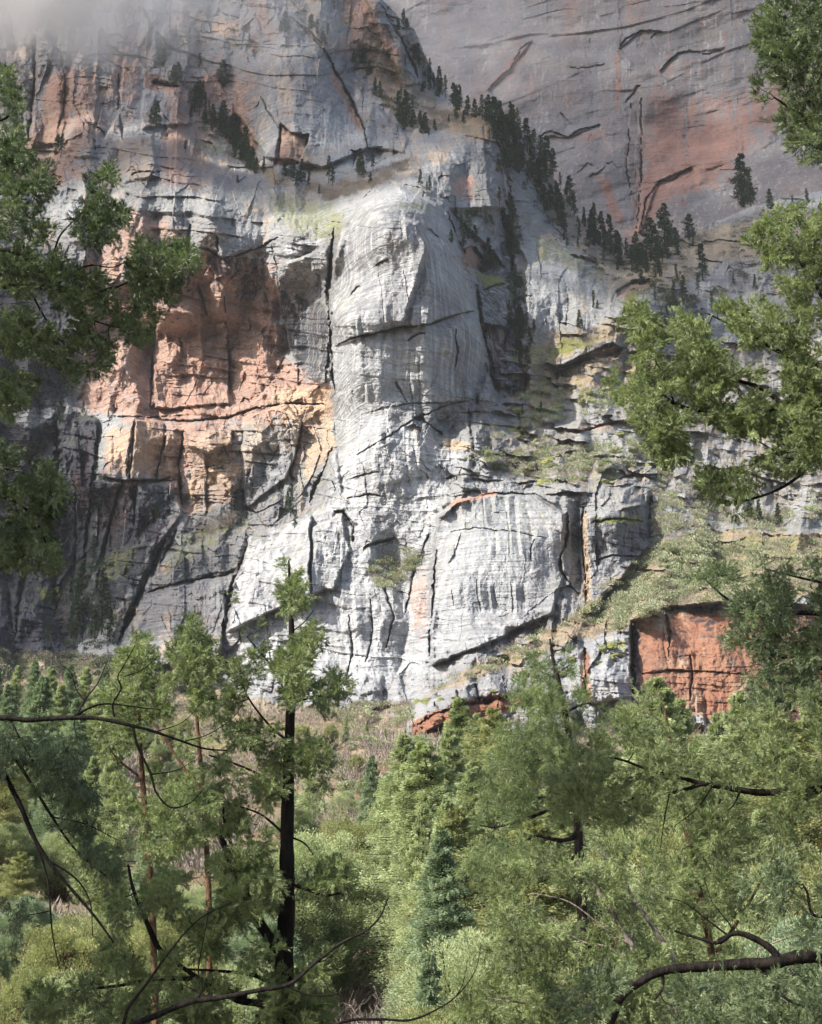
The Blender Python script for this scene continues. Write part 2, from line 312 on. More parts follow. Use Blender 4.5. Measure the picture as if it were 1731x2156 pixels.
for _ in range(3):
    for ax in (0, 1):
        k_ = 9; c_ = np.cumsum(np.pad(g.D, [(k_ + 1, k_) if a == ax else (0, 0) for a in (0, 1)], mode='edge'), axis=ax); n_ = g.D.shape[ax]
        g.D = (np.take(c_, np.arange(n_) + 2 * k_ + 1, ax) - np.take(c_, np.arange(n_), ax)) / (2 * k_ + 1)
# how rough each zone is: broken ground on benches, smooth on slabs
rough = np.ones(X.shape)
def zone(pts, v, f=20):
    q, m = g.mask(pts, f); rough[q] = rough[q] * (1 - m) + v * m
ALC = [(250, 600), (330, 570), (400, 545), (440, 528), (470, 545), (560, 528), (575, 560), (590, 640), (600, 720), (640, 790), (700, 818), (700, 850), (560, 855), (520, 848), (480, 868), (330, 878), (205, 868), (165, 840), (200, 720)]
TOWER = [(700, 560), (712, 480), (760, 425), (840, 395), (920, 430), (965, 510), (1000, 620), (1025, 780), (1000, 850), (880, 870), (720, 980), (705, 830), (695, 650)]
DOME = [(920, 1090), (960, 1055), (1040, 1040), (1130, 1045), (1185, 1080), (1190, 1200), (1160, 1290), (1060, 1340), (910, 1400), (905, 1250)]
LOWER = [(700, 960), (900, 900), (990, 960), (920, 1090), (900, 1420), (640, 1460), (480, 1350), (520, 1130), (700, 1060)]
SLABBIG = [(490, 120), (640, 100), (700, 150), (780, 310), (680, 350), (560, 330), (500, 240)]
zone(ALC, 1.0); zone(TOWER, .24); zone(DOME, .2); zone(LOWER, .36); zone(SLABBIG, .5)
zone([(1325, 1310), (1420, 1280), (1600, 1265), (1960, 1300), (1960, 1640), (1330, 1500)], .3, 8); zone([(1230, 1080), (1350, 1040), (1370, 1150), (1240, 1290)], .4, 8)
zone([(300, 1240), (520, 1200), (460, 1350), (240, 1370)], .35)
zone([(1060, 480), (1200, 520), (1280, 640), (1240, 690), (1080, 600)], .5)
g.D += rough * (7 * fbm(X / 120, Y / 150, 1, 2) + 1.6 * fbm(X / 34, Y / 42, 4, 4, .6)) + 4 * fbm(X / 150, Y / 260, 2, 2)
g.creases(75, 160, 20, 1, .12, rough + .08); g.creases(34, 66, 9.5, 3, -.15, rough + .05); g.creases(13, 20, 2.4, 5, .2, rough + .1); g.creases(6, 9, 1.0, 2, -.3, rough + .15)
g.facets(50, 110, 5, 3, 1., .1, rough, .02); g.facets(24, 34, 2.6, 6, 1., -.1, rough, 0)
g.saw(34, 3.5, 2, .12, 1.3, rough); g.saw(13, 1.3, 5, .05, 1.5, rough + .1); g.saw(7, .6, 1, -.1, 1.5, np.clip(rough, .08, 1))
g.saw(26, 2.2, 4, 1.50, .9, 1.1 - np.clip(rough, 0, 1), .3)
g.saw(42, 2.5, 6, 1.62, 1.2, rough)                      # upright ribs

q, m = g.mask(ALC, 6); kA = np.zeros(X.shape); kA[q] = m; g.creases(64, 80, 13, 7, .3, kA)
g.push([(950, 440), (1060, 440), (1110, 560), (1110, 830), (1050, 850), (1032, 780), (1017, 700), (1002, 610), (967, 520)], 11, 5)
# --- hand-laid forms: slabs, recesses, pillars
g.push(ALC, 2.5, 5)
g.push([(420, 600), (540, 560), (570, 640), (560, 700), (480, 740), (430, 760)], 3, 3)
g.tilt([(330, 640), (410, 660), (430, 720), (480, 700), (482, 850), (330, 860), (320, 740)], -5, .03, -.02, 3)
g.tilt([(480, 700), (560, 700), (600, 780), (530, 850), (485, 850)], 2, -.06, .05, 3)
g.tilt([(580, 560), (690, 520), (694, 640), (700, 800), (650, 800), (615, 740), (590, 640)], -6, -.05, .03, 4)
g.step([(697, 500), (693, 600), (694, 700), (702, 830)], 0, 20)
g.crack([(706, 470), (697, 540), (690, 620), (697, 700), (699, 780), (705, 830)], 4, 16, .4)
q, m = g.mask([(700, 560), (712, 480), (760, 425), (840, 395), (920, 430), (965, 510), (1000, 620), (1025, 780), (1010, 900), (900, 1000), (720, 1040), (703, 900), (697, 740), (692, 650)], 5, .4); g.D[q] -= m * (22 - 20 * ss(640, 940, g.Y[q]) - .00035 * (g.X[q] - 850) ** 2 * 1.0)
g.tilt([(880, 470), (900, 520), (850, 680), (760, 690), (760, 800), (705, 840), (697, 640), (720, 520), (780, 440)], -1.5, -.06, 0, 6)
g.tilt([(900, 530), (970, 540), (1010, 660), (950, 690), (860, 690)], 1.5, .05, .0, 4)
g.tilt([(970, 560), (1005, 650), (1025, 780), (1005, 850), (970, 760)], 4, .12, 0, 4)
g.crack([(703, 732), (740, 712), (790, 700), (840, 690), (880, 686), (920, 678)], 2.6, 10, .5)
g.crack([(900, 682), (960, 662), (1004, 652)], 1.8, 7, .4)
g.step([(703, 732), (790, 700), (880, 686), (1004, 652)], 2.5, 26)
for pts, w_, d_ in [([(855, 720), (875, 705), (900, 700)], 3, 5), ([(740, 960), (800, 930), (860, 890), (930, 855), (1000, 840)], 2, 5), ([(735, 1010), (770, 1000), (800, 990)], 2, 5), ([(725, 1050), (780, 1040), (810, 1045)], 2.5, 5),
                    ([(870, 880), (890, 885), (920, 905), (935, 915)], 5, 8), ([(760, 870), (850, 850), (990, 845)], 2, 4), ([(960, 690), (965, 740), (955, 790)], 3, 5), ([(830, 800), (860, 850)], 3, 4),
                    ([(790, 560), (820, 545)], 2.5, 4), ([(740, 620), (760, 600)], 2.5, 4), ([(900, 480), (925, 500)], 2.5, 4), ([(760, 1155), (795, 1142), (835, 1133)], 3.5, 10), ([(700, 1075), (722, 1080), (745, 1110), (742, 1145)], 7, 13),
                    ([(662, 1125), (657, 1190), (652, 1250)], 2.2, 9), ([(530, 1115), (515, 1170), (492, 1220), (478, 1280), (466, 1345)], 4.5, 16), ([(475, 1240), (478, 1300), (470, 1340)], 5, 10),
                    ([(350, 1130), (318, 1200), (290, 1260), (268, 1310), (244, 1365)], 8, 20), ([(375, 1110), (352, 1160), (335, 1190)], 3.5, 10), ([(300, 1252), (345, 1233), (400, 1222), (460, 1214), (503, 1200)], 3.5, 9),
                    ([(918, 1150), (914, 1250), (908, 1330), (903, 1400)], 3.2, 12), ([(1190, 1065), (1197, 1120), (1182, 1170), (1178, 1200), (1205, 1235)], 4, 12), ([(1228, 1065), (1226, 1130), (1231, 1200), (1237, 1290)], 4.5, 14),
                    ([(1375, 1040), (1368, 1090), (1372, 1150)], 4, 10), ([(1125, 1130), (1118, 1155), (1120, 1185)], 2, 6), ([(935, 1010), (975, 1000), (1040, 1005)], 2.5, 5), ([(850, 1300), (880, 1180), (905, 1120)], 3, 6),
                    ([(800, 1210), (830, 1300), (812, 1370)], 3, 6), ([(780, 1240), (785, 1330), (770, 1400)], 2.5, 5), ([(735, 1290), (742, 1380), (725, 1440)], 3, 5), ([(940, 1120), (1000, 1110), (1090, 1120), (1160, 1135)], 1.8, 3),
                    ([(1245, 1180), (1290, 1170), (1350, 1175)], 2, 4), ([(1240, 1100), (1300, 1092), (1360, 1100)], 2.5, 5),
                    # left half
                    ([(75, 60), (72, 150), (66, 220), (60, 300)], 6, 16), ([(250, 150), (252, 230), (258, 300)], 4, 8), ([(640, 50), (680, 98), (705, 150), (735, 205), (765, 265), (778, 320)], 3.5, 12),
                    ([(690, 120), (720, 175), (750, 230), (762, 262)], 4, 7), ([(592, 255), (590, 300), (585, 345)], 2.5, 9), ([(590, 258), (606, 276), (628, 284), (650, 287), (640, 318)], 3.2, 9),
                    ([(735, 315), (752, 322), (740, 360)], 4, 10), ([(320, 170), (345, 178), (378, 182)], 5, 12), ([(610, 30), (650, 70), (700, 130)], 3, 6), ([(800, 10), (830, 60), (870, 130), (880, 170)], 4, 10),
                    ([(540, 180), (560, 230), (600, 290)], 2, 4), ([(300, 10), (320, 60), (310, 120)], 5, 9), ([(130, 100), (140, 200), (120, 280)], 3, 6), ([(270, 370), (310, 360), (340, 362)], 3, 7), ([(400, 470), (395, 520)], 4, 8),
                    ([(260, 560), (330, 540), (400, 520), (440, 525), (470, 545), (520, 530), (575, 505), (590, 498)], 3.5, 10), ([(455, 490), (460, 530), (452, 540)], 3, 8), ([(570, 500), (580, 560), (596, 650)], 2.5, 6),
                    ([(415, 590), (425, 625), (436, 670)], 3.5, 7), ([(328, 640), (322, 740), (318, 870)], 4, 9), ([(480, 700), (484, 780), (482, 868)], 3, 7), ([(470, 620), (475, 660)], 2, 5), ([(420, 790), (390, 850), (420, 880)], 2, 4),
                    ([(205, 872), (330, 882), (400, 888), (482, 880), (540, 858), (620, 850), (700, 852)], 3.5, 9), ([(120, 870), (122, 1000), (118, 1130), (115, 1300)], 12, 22), ([(205, 890), (196, 1000), (180, 1150), (172, 1280)], 5, 15),
                    ([(150, 950), (158, 1020), (160, 1150), (150, 1300)], 4, 9), ([(282, 885), (272, 960), (268, 1005)], 3, 8), ([(348, 920), (338, 960), (325, 1012)], 3, 8), ([(388, 900), (378, 980), (384, 1070)], 3.5, 10),
                    ([(262, 1000), (240, 1080), (215, 1180), (200, 1260)], 4, 12), ([(290, 1015), (285, 1080), (280, 1110)], 4, 8), ([(190, 1000), (260, 1012), (375, 1012)], 2.5, 6), ([(638, 885), (625, 950), (608, 1005)], 3.5, 12),
                    ([(510, 1060), (540, 1080), (600, 1050)], 3, 8), ([(700, 940), (680, 990), (650, 1060)], 5, 10), ([(60, 1060), (55, 1180), (30, 1350)], 7, 14), ([(20, 1240), (25, 1330)], 5, 9), ([(560, 880), (590, 930), (560, 990)], 2, 3),
                    # right half
                    ([(942, 440), (968, 520), (988, 585), (1008, 640), (1018, 700), (1032, 780), (1045, 830)], 7, 15), ([(1040, 280), (1060, 330), (1075, 400), (1080, 480), (1078, 560), (1090, 680), (1100, 800)], 9, 12),
                    ([(1200, 535), (1230, 545), (1258, 552)], 5, 12), ([(1080, 310), (1120, 380), (1160, 470), (1210, 520), (1280, 560)], 7, 6), ([(1160, 775), (1200, 768), (1260, 755), (1310, 735)], 4, 10),
                    ([(1020, 610), (1045, 600), (1068, 597)], 4, 7), ([(1075, 620), (1070, 680), (1060, 740)], 5, 9), ([(1190, 585), (1196, 640), (1192, 690)], 2.5, 4), ([(1190, 910), (1240, 903), (1290, 888), (1325, 885)], 4, 8),
                    ([(1000, 950), (990, 900), (985, 860)], 6, 8), ([(1100, 930), (1140, 945), (1200, 930)], 4, 6), ([(1090, 860), (1100, 920)], 5, 5), ([(1330, 590), (1300, 610), (1285, 640)], 3, 5),
                    ([(1430, 570), (1440, 640)], 5, 8), ([(1080, 1020), (1150, 1015), (1210, 1010)], 4, 7), ([(1300, 1010), (1330, 1000), (1410, 1015)], 5, 8)]:
    g.crack(pts, w_ * .8, d_ * .85, .45)
g.push([(592, 262), (612, 280), (650, 290), (636, 325), (628, 345), (576, 350)], 6, 2)
g.push([(970, 525), (1000, 522), (1018, 545), (1012, 570), (975, 568)], 12, 3)
g.push([(1180, 770), (1225, 748), (1290, 722), (1312, 735), (1300, 752), (1240, 768)], 9, 2)
g.tilt([(1150, 760), (1215, 728), (1300, 708), (1310, 730), (1230, 752), (1180, 778)], -7, 0, -.12, 2)
g.push([(1298, 612), (1330, 592), (1372, 586), (1374, 604), (1330, 612), (1300, 625)], 9, 2)
g.tilt([(1290, 600), (1330, 572), (1380, 570), (1375, 592), (1330, 594), (1296, 612)], -5, 0, -.1, 2)
g.push([(1225, 540), (1255, 545), (1260, 558), (1235, 556)], 8, 2)
g.tilt([(1005, 575), (1060, 590), (1078, 620), (1068, 690), (1020, 680), (1010, 640)], -7, .04, -.08, 3)
# pillars and blocks below the alcove
g.tilt([(215, 888), (282, 885), (270, 1010), (200, 1005)], -4, -.05, 0, 2)
g.tilt([(286, 885), (346, 890), (334, 1010), (275, 1008)], -6, .06, 0, 2)
g.tilt([(346, 915), (390, 892), (378, 1000), (330, 1012)], -2, .09, 0, 2)
g.tilt([(392, 910), (490, 905), (487, 935), (440, 952), (398, 940)], -10, .01, -.1, 2)
g.tilt([(152, 885), (205, 882), (200, 1000), (190, 1080), (150, 1000)], -8, -.04, 0, 3)
g.tilt([(390, 950), (430, 955), (430, 1080), (385, 1080)], 3, .12, 0, 3); g.tilt([(432, 955), (510, 940), (505, 1040), (432, 1085)], 3, -.1, .02, 3)
g.tilt([(515, 880), (600, 850), (636, 888), (622, 960), (600, 1010), (520, 1070), (512, 950)], -8, -.03, .02, 3)
g.tilt([(190, 1015), (258, 1015), (225, 1120), (200, 1200), (180, 1100)], -4, -.05, 0, 3); g.tilt([(290, 1020), (375, 1015), (382, 1080), (300, 1200), (260, 1210), (280, 1120)], -3, -.05, .03, 3)
# lower slabs: each reads as one plane between the dark clefts
g.tilt([(300, 1250), (500, 1205), (466, 1345), (460, 1400), (240, 1400)], -7, -.03, -.01, 3)
g.tilt([(350, 1150), (525, 1110), (500, 1195), (300, 1240)], -1, -.03, -.03, 3)
g.tilt([(530, 1130), (655, 1085), (652, 1250), (480, 1330), (490, 1240)], -8, -.05, -.02, 3)
g.tilt([(660, 1110), (720, 1085), (735, 1160), (700, 1240), (655, 1250)], -6, .05, 0, 3)
g.tilt([(210, 1170), (330, 1140), (265, 1300), (240, 1380), (200, 1330)], -3, -.05, 0, 3)
g.tilt(DOME, -9, .02, 0, 4); g.tilt([(1232, 1085), (1350, 1060), (1368, 1150), (1242, 1290)], -8, .05, 0, 3)
g.push([(1220, 1070), (1232, 1075), (1240, 1290), (1226, 1290)], -6, 1.5)
g.step([(1178, 1062), (1130, 1042), (1040, 1036), (960, 1060), (925, 1095)], -5, 14)
g.tilt([(1300, 1040), (1340, 1018), (1370, 1030), (1362, 1065), (1310, 1070)], -6, 0, 0, 3)
# arete and buttresses upper left
g.tilt([(165, 60), (213, 60), (206, 160), (195, 330), (140, 330), (150, 150)], -5, -.10, 0, 4); g.tilt([(215, 80), (262, 120), (250, 240), (200, 320), (207, 160)], 2, .2, 0, 3)
g.tilt([(80, 60), (150, 60), (120, 300), (66, 310)], -6, .04, 0, 4)
g.tilt([(300, 190), (400, 190), (402, 260), (300, 270)], -6, -.03, -.05, 4); g.tilt([(260, 290), (320, 285), (330, 370), (230, 390)], -5, -.08, .0, 4)
g.tilt([(880, 300), (1015, 262), (1030, 400), (1060, 560), (960, 450)], -6, -.05, -.02, 4); g.tilt([(1020, 270), (1042, 290), (1080, 480), (1078, 560), (1032, 400)], 4, .25, 0, 3)
g.tilt([(770, 0), (800, 0), (865, 130), (890, 180), (850, 180), (810, 90)], -7, .08, .0, 4)
g.tilt(SLABBIG, -6, -.01, -.03, 4)
g.tilt([(780, 310), (715, 170), (760, 190), (860, 290), (850, 320)], -6, .05, -.05, 4)
# lower right: step down from the talus to the red wall
BAND = [(1330, 1300), (1420, 1290), (1500, 1285), (1580, 1290), (1700, 1300), (1960, 1310)]
g.D += -0
q, m = g.mask([(1325, 1310), (1400, 1278), (1500, 1270), (1600, 1262), (1800, 1290), (1960, 1300), (1960, 1780), (1560, 1780), (1480, 1505), (1330, 1480)], 3, .3)
g.D[q] += 9 * m
g.tilt([(1232, 1400), (1250, 1345), (1325, 1340), (1328, 1470), (1240, 1480)], -5, .03, 0, 4)
g.tilt([(870, 1500), (960, 1450), (1110, 1400), (1225, 1370), (1225, 1450), (1100, 1480), (950, 1520), (870, 1560)], -3, .0, .02, 4)
for pts, w_, d_ in [([(870, 1530), (920, 1500), (1000, 1478), (1090, 1465), (1130, 1455)], 6, 8), ([(960, 1450), (975, 1480)], 3, 6), ([(1000, 1440), (1012, 1475)], 3, 6), ([(1060, 1420), (1066, 1460)], 3, 6), ([(915, 1475), (925, 1495)], 4, 6),
                    ([(1230, 1360), (1236, 1420), (1228, 1480)], 5, 9), ([(1330, 1300), (1334, 1380), (1332, 1480)], 5, 10), ([(1455, 1370), (1460, 1420), (1452, 1480)], 2, 5), ([(1400, 1290), (1412, 1330), (1405, 1400)], 4, 6),
                    ([(880, 1565), (905, 1540), (960, 1520)], 5, 7), ([(690, 1500), (740, 1492), (800, 1490), (850, 1480)], 4, 7), ([(1120, 1420), (1128, 1470)], 3, 6), ([(1340, 1420), (1450, 1412), (1580, 1420)], 2, 3)]:
    g.crack(pts, w_, d_, .4)
g.D += .9 * fbm(X / 5, Y / 5, 6, 3, .7) * (.4 + rough)

# --- what it is made of, and light and shade put into its colour
P = g.put
P('red', ALC, .66, 30)
P('red', [(165, 620), (250, 590), (400, 550), (560, 540), (590, 640), (600, 760), (700, 820), (700, 890), (520, 900), (300, 895), (170, 860), (180, 720)], .68, 30)
P('red', [(110, 150), (160, 140), (150, 260), (130, 310), (80, 300), (85, 200)], .72, 12); P('red', [(160, 130), (208, 150), (200, 300), (170, 330), (150, 240)], .55, 12)
P('red', [(300, 160), (335, 160), (345, 180), (380, 185), (370, 192), (310, 190)], .9, 4); P('red', [(420, 150), (470, 150), (480, 220), (430, 230)], .62, 10)
P('red', [(485, 190), (530, 260), (548, 315), (520, 330), (490, 260)], .72, 10); P('red', [(445, 45), (500, 40), (505, 70), (470, 80), (445, 65)], .62, 5); P('tan', [(445, 45), (500, 40), (505, 70), (470, 80), (445, 65)], .6, 5)
P('red', [(592, 262), (612, 280), (650, 290), (636, 325), (628, 345), (576, 350)], .85, 3); P('red', [(700, -60), (770, -60), (800, 40), (850, 110), (850, 190), (800, 190), (740, 110)], .62, 12)
P('red', [(700, 150), (740, 215), (765, 270), (755, 280), (720, 210), (695, 165)], .9, 4); P('red', [(800, 180), (840, 190), (840, 225), (810, 230)], .8, 6)
P('tan', [(235, 290), (330, 280), (320, 380), (230, 400), (180, 380)], .52, 14); P('tan', [(895, 310), (960, 305), (950, 345), (905, 350)], .55, 8); P('red', [(960, 370), (1000, 370), (1000, 420), (950, 415)], .55, 8)
P('red', [(970, 525), (1000, 522), (1018, 545), (1012, 570), (975, 568)], .9, 4); P('red', [(1195, 760), (1230, 745), (1290, 725), (1310, 735), (1300, 752), (1240, 768)], .9, 3)
P('red', [(1298, 612), (1330, 592), (1372, 586), (1374, 604), (1330, 614), (1300, 628)], .85, 3); P('red', [(1025, 690), (1080, 700), (1075, 770), (1030, 770)], .6, 8); P('red', [(1100, 690), (1115, 800), (1095, 830)], .6, 6)
P('red', [(275, 430), (400, 480), (390, 560), (260, 590), (140, 640), (180, 540)], .50, 16); P('red', [(1135, 390), (1180, 400), (1170, 440), (1145, 430)], .6, 8); P('red', [(1040, 190), (1040, 260), (900, 260), (860, 280), (930, 235)], .5, 8)
P('red', [(215, 900), (500, 890), (515, 960), (500, 1060), (385, 1090), (330, 1010), (210, 1000)], .56, 14); P('tan', [(215, 890), (390, 900), (370, 1010), (215, 1000)], .55, 14); P('tan', [(392, 905), (640, 860), (640, 940), (520, 1000), (500, 1060), (385, 1090)], .50, 14)
P('tan', [(600, 810), (705, 815), (710, 950), (640, 1030), (640, 900), (540, 855)], .62, 12); P('red', [(640, 880), (622, 960), (606, 1010), (622, 1010), (650, 900)], .8, 4)
P('red', [(240, 1000), (285, 1015), (270, 1100), (215, 1150), (225, 1060)], .66, 8); P('red', [(290, 1080), (385, 1080), (330, 1150), (290, 1130)], .45, 8)
P('tan', [(705, 740), (760, 720), (770, 820), (760, 900), (720, 980), (706, 880)], .56, 12); P('tan', [(870, 900), (940, 920), (1000, 940), (960, 955), (860, 945)], .85, 6); P('tan', [(960, 680), (1010, 690), (1020, 800), (980, 810)], .5, 8)
P('tan', [(700, 560), (720, 540), (722, 640), (700, 700)], .46, 8); P('pale', [(700, 960), (860, 880), (900, 960), (800, 1120), (720, 1060)], .58, 20); P('pale', [(520, 1140), (700, 1060), (740, 1160), (700, 1330), (480, 1340), (490, 1240)], .60, 16)
P('pale', [(840, 600), (900, 560), (840, 700), (790, 790), (760, 900), (740, 880), (760, 720)], .56, 14); P('pale', [(590, 510), (690, 490), (690, 560), (660, 600), (600, 590)], .50, 10); P('pale', [(640, 1250), (740, 1260), (760, 1450), (650, 1480), (500, 1400)], .6, 14)
# dark desert varnish, with shade put into the colour in places
P('dark', [(-200, 860), (60, 900), (130, 870), (205, 880), (200, 1000), (215, 1120), (190, 1260), (160, 1380), (-200, 1400)], 1.25, 16); P('dark', [(150, 880), (175, 880), (180, 960), (160, 1050), (120, 1160), (125, 950)], .72, 6)  # far left: dark streaked rock with deep shade put into its colour
P('dark', [(-200, 560), (60, 580), (170, 640), (160, 740), (130, 860), (-200, 880)], 1.0, 16); P('dark', [(195, 880), (206, 890), (200, 1000), (190, 1000)], .8, 4)
P('dark', [(585, 600), (620, 620), (690, 640), (699, 780), (660, 812), (625, 770), (595, 700)], .56, 8); P('dark', [(430, 535), (560, 535), (580, 680), (550, 620), (500, 640), (480, 590), (450, 620)], .56, 12); P('dark', [(300, 580), (420, 550), (410, 640), (380, 600), (340, 660)], .5, 12); P('dark', [(640, 520), (695, 500), (695, 640), (660, 620)], .42, 12)
P('dark', [(200, 1010), (270, 1010), (215, 1120), (190, 1150)], .42, 12); P('dark', [(515, 990), (600, 960), (600, 1010), (520, 1070)], .5, 8); P('dark', [(1235, 1090), (1355, 1060), (1368, 1150), (1245, 1280)], .50, 8)
P('dark', [(1080, 1060), (1180, 1060), (1190, 1200), (1150, 1290), (1080, 1250), (1060, 1120)], .36, 16); P('dark', [(1000, 560), (1075, 480), (1100, 700), (1120, 840), (1040, 830), (1015, 700)], .56, 12)  # second patch: shade right of the tower put into the colour
P('dark', [(780, 1160), (900, 1160), (880, 1360), (780, 1370)], .3, 14); P('dark', [(760, 1240), (790, 1250), (790, 1400), (745, 1400)], .42, 6); P('dark', [(840, 780), (900, 800), (900, 860), (850, 860)], .38, 8)
P('red', [(150, 1010), (178, 960), (182, 1100), (170, 1060)], .85, 5); P('red', [(185, 900), (192, 905), (182, 1060), (172, 1060)], .9, 4); P('red', [(120, 1140), (150, 1150), (150, 1330), (110, 1330)], .5, 10); P('red', [(60, 900), (112, 920), (108, 1010), (70, 980)], .45, 8)
P('red', [(100, 1420), (260, 1380), (260, 1440), (100, 1480)], .4, 12)
P('dark', [(190, 1010), (390, 1020), (350, 1130), (240, 1300), (180, 1350), (190, 1150)], .72, 24); P('dark', [(300, 1240), (500, 1200), (465, 1345), (240, 1370)], .30, 10); P('dark', [(520, 980), (610, 960), (640, 1080), (520, 1110), (400, 1140), (400, 1090)], .42, 14)
warm = fbm(X / 60, Y / 110, 3, 4, .55); 
q, m = g.mask([(-260, -300), (900, -300), (1000, 300), (860, 380), (700, 430), (560, 400), (-260, 400)], 30)
g.M['red'][q] = np.maximum(g.M['red'][q], m * np.clip(.34 + 1.1 * warm[q], 0, .75) * (1 - .6 * ss(480, 560, X[q]) * ss(100, 160, Y[q]))); g.M['tan'][q] = np.maximum(g.M['tan'][q], m * np.clip(.30 - .8 * warm[q], 0, .55))
g.M['tan'] = np.maximum(g.M['tan'], np.clip(.22 + 1.0 * fbm(X / 35, Y / 50, 6, 4, .6), 0, .5)); g.M['dark'] = np.maximum(g.M['dark'], np.clip(.12 + 1.0 * fbm(X / 26, Y / 120, 5, 4, .6), 0, .48))
for pl_ in (TOWER, DOME, LOWER):
    q, m = g.mask(pl_, 14)
    for k_ in ('dark', 'tan', 'red'): g.M[k_][q] *= 1 - .55 * m
P('pale', TOWER, .44, 12); P('pale', LOWER, .50, 20); P('pale', DOME, .40, 10)  # sunlit sheen of tower and lower slabs put into a paler colour
# red wall, lower right, and the red layer under the rim
P('red', [(1330, 1300), (1420, 1290), (1580, 1285), (1960, 1300), (1960, 1640), (1560, 1600), (1480, 1510), (1330, 1490)], .72, 8); P('dark', [(1560, 1260), (1960, 1270), (1960, 1560), (1570, 1500)], .50, 10)
P('dark', [(1335, 1320), (1600, 1290), (1600, 1500), (1340, 1490)], .34, 20); P('dark', [(1325, 1300), (1345, 1300), (1350, 1490), (1328, 1490)], .62, 5); P('dark', [(1420, 1280), (1520, 1270), (1500, 1330), (1450, 1310)], .52, 6); P('dark', [(1350, 1440), (1400, 1380), (1420, 1500), (1350, 1500)], .4, 10)
P('red', [(860, 1520), (920, 1492), (1000, 1472), (1130, 1450), (1130, 1475), (1060, 1500), (960, 1530), (880, 1572)], .8, 5); P('red', [(1228, 1370), (1245, 1380), (1245, 1480), (1222, 1480)], .8, 5); P('red', [(930, 1068), (960, 1048), (1040, 1030), (1060, 1040), (960, 1066)], .7, 4)
P('red', [(680, 1495), (860, 1478), (860, 1496), (700, 1510)], .6, 5); P('red', [(860, 1250), (900, 1150), (905, 1300), (880, 1400)], .45, 8); P('red', [(1190, 905), (1290, 885), (1325, 882), (1320, 895), (1200, 912)], .7, 4)
P('tan', [(1225, 1075), (1236, 1080), (1246, 1290), (1230, 1290)], .9, 3); P('tan', [(1332, 1285), (1420, 1288), (1400, 1330), (1345, 1320)], .6, 6)  # first strip: sunlit left edge of the dark block put into the colour
# benches and talus: earth where the rock lies back
slope = -np.gradient(g.D, axis=0) / g.st / .16
from_blur = slope.copy()
for _ in range(6): from_blur = (from_blur + np.roll(from_blur, 1, 0) + np.roll(from_blur, -1, 0) + np.roll(from_blur, 1, 1) + np.roll(from_blur, -1, 1)) / 5
flat = ss(.35, 1.3, from_blur)
def area(pts, f=25):
    m_ = np.zeros(X.shape); q, m = g.mask(pts, f); m_[q] = m; return m_
bench = area([(1000, 920), (1100, 850), (1330, 790), (1430, 700), (1960, 720), (1960, 1060), (1500, 1090), (1360, 1010), (1200, 1050), (1060, 1020), (960, 1030)])
bench2 = area([(1070, 650), (1120, 700), (1250, 680), (1340, 640), (1420, 700), (1350, 800), (1150, 840), (1060, 860)])
talus = area([(850, 1490), (1000, 1400), (1190, 1300), (1290, 1220), (1370, 1140), (1480, 1110), (1760, 1120), (1960, 1160), (1960, 1270), (1600, 1262), (1420, 1280), (1330, 1330), (1220, 1350), (1100, 1400), (900, 1470)], 12)
ledge = area([(540, 350), (640, 375), (800, 350), (860, 310), (960, 250), (1050, 250), (980, 320), (880, 370), (800, 400), (700, 425), (590, 405)], 16)
gully = area([(390, 200), (430, 230), (520, 300), (610, 380), (560, 400), (450, 330), (400, 260)], 14)
ridge = area([(780, 60), (930, 210), (1050, 240), (1150, 340), (1260, 500), (1400, 560), (1340, 640), (1280, 610), (1180, 500), (1080, 330), (940, 260), (860, 280), (740, 120)], 18)
foot = area([(-200, 1350), (60, 1370), (250, 1380), (420, 1440), (640, 1480), (860, 1500), (860, 1780), (-200, 1780)], 16)
far_b = area([(1330, 520), (1500, 470), (1960, 400), (1960, 560), (1500, 560), (1400, 640)], 18)
g.D -= 9 * np.clip(bench + bench2 + .7 * talus + .7 * far_b, 0, 1) * (lambda u: (u - np.floor(u)) * ss(-.1, .15, fbm(X / 50, Y / 30, 3, 3)))(Y / 30 - .1 * X / 30 + 2.5 * fbm(X / 120, Y / 50, 2, 4))
soil = np.clip(.32 * bench * (.3 + flat) + .6 * talus + .42 * ledge + .40 * gully + .55 * ridge + .60 * foot + .45 * bench2 * (.3 + flat) + .55 * far_b * (.4 + .6 * flat), 0, .8)
g.M['soil'] = np.maximum(g.M['soil'], soil)
wide = area([(-200, 300), (560, 380), (1100, 300), (1960, 500), (1960, 1260), (1250, 1280), (400, 1250), (240, 1300), (-200, 1300)], 40)
g.M['moss'] = np.clip(flat * .34 * wide * (g.M['red'] < .45), 0, .34)
P('moss', [(560, 400), (700, 430), (720, 480), (690, 490), (640, 500), (580, 470)], .50, 12); P('moss', [(690, 455), (730, 440), (715, 500), (672, 505)], .52, 9); P('moss', [(410, 290), (480, 300), (480, 330), (430, 340)], .45, 10)
P('moss', [(1120, 480), (1190, 520), (1260, 570), (1290, 620), (1230, 580), (1160, 540), (1130, 560)], .50, 8); P('moss', [(1000, 575), (1060, 585), (1065, 600), (1020, 604)], .7, 4); P('moss', [(1180, 715), (1260, 712), (1240, 732), (1160, 752)], .7, 5)
P('moss', [(1110, 730), (1170, 725), (1180, 800), (1120, 840)], .5, 8); P('moss', [(1320, 620), (1350, 610), (1340, 645), (1310, 650)], .7, 4); P('moss', [(380, 1120), (520, 1080), (520, 1110), (400, 1180), (340, 1210)], .47, 10)
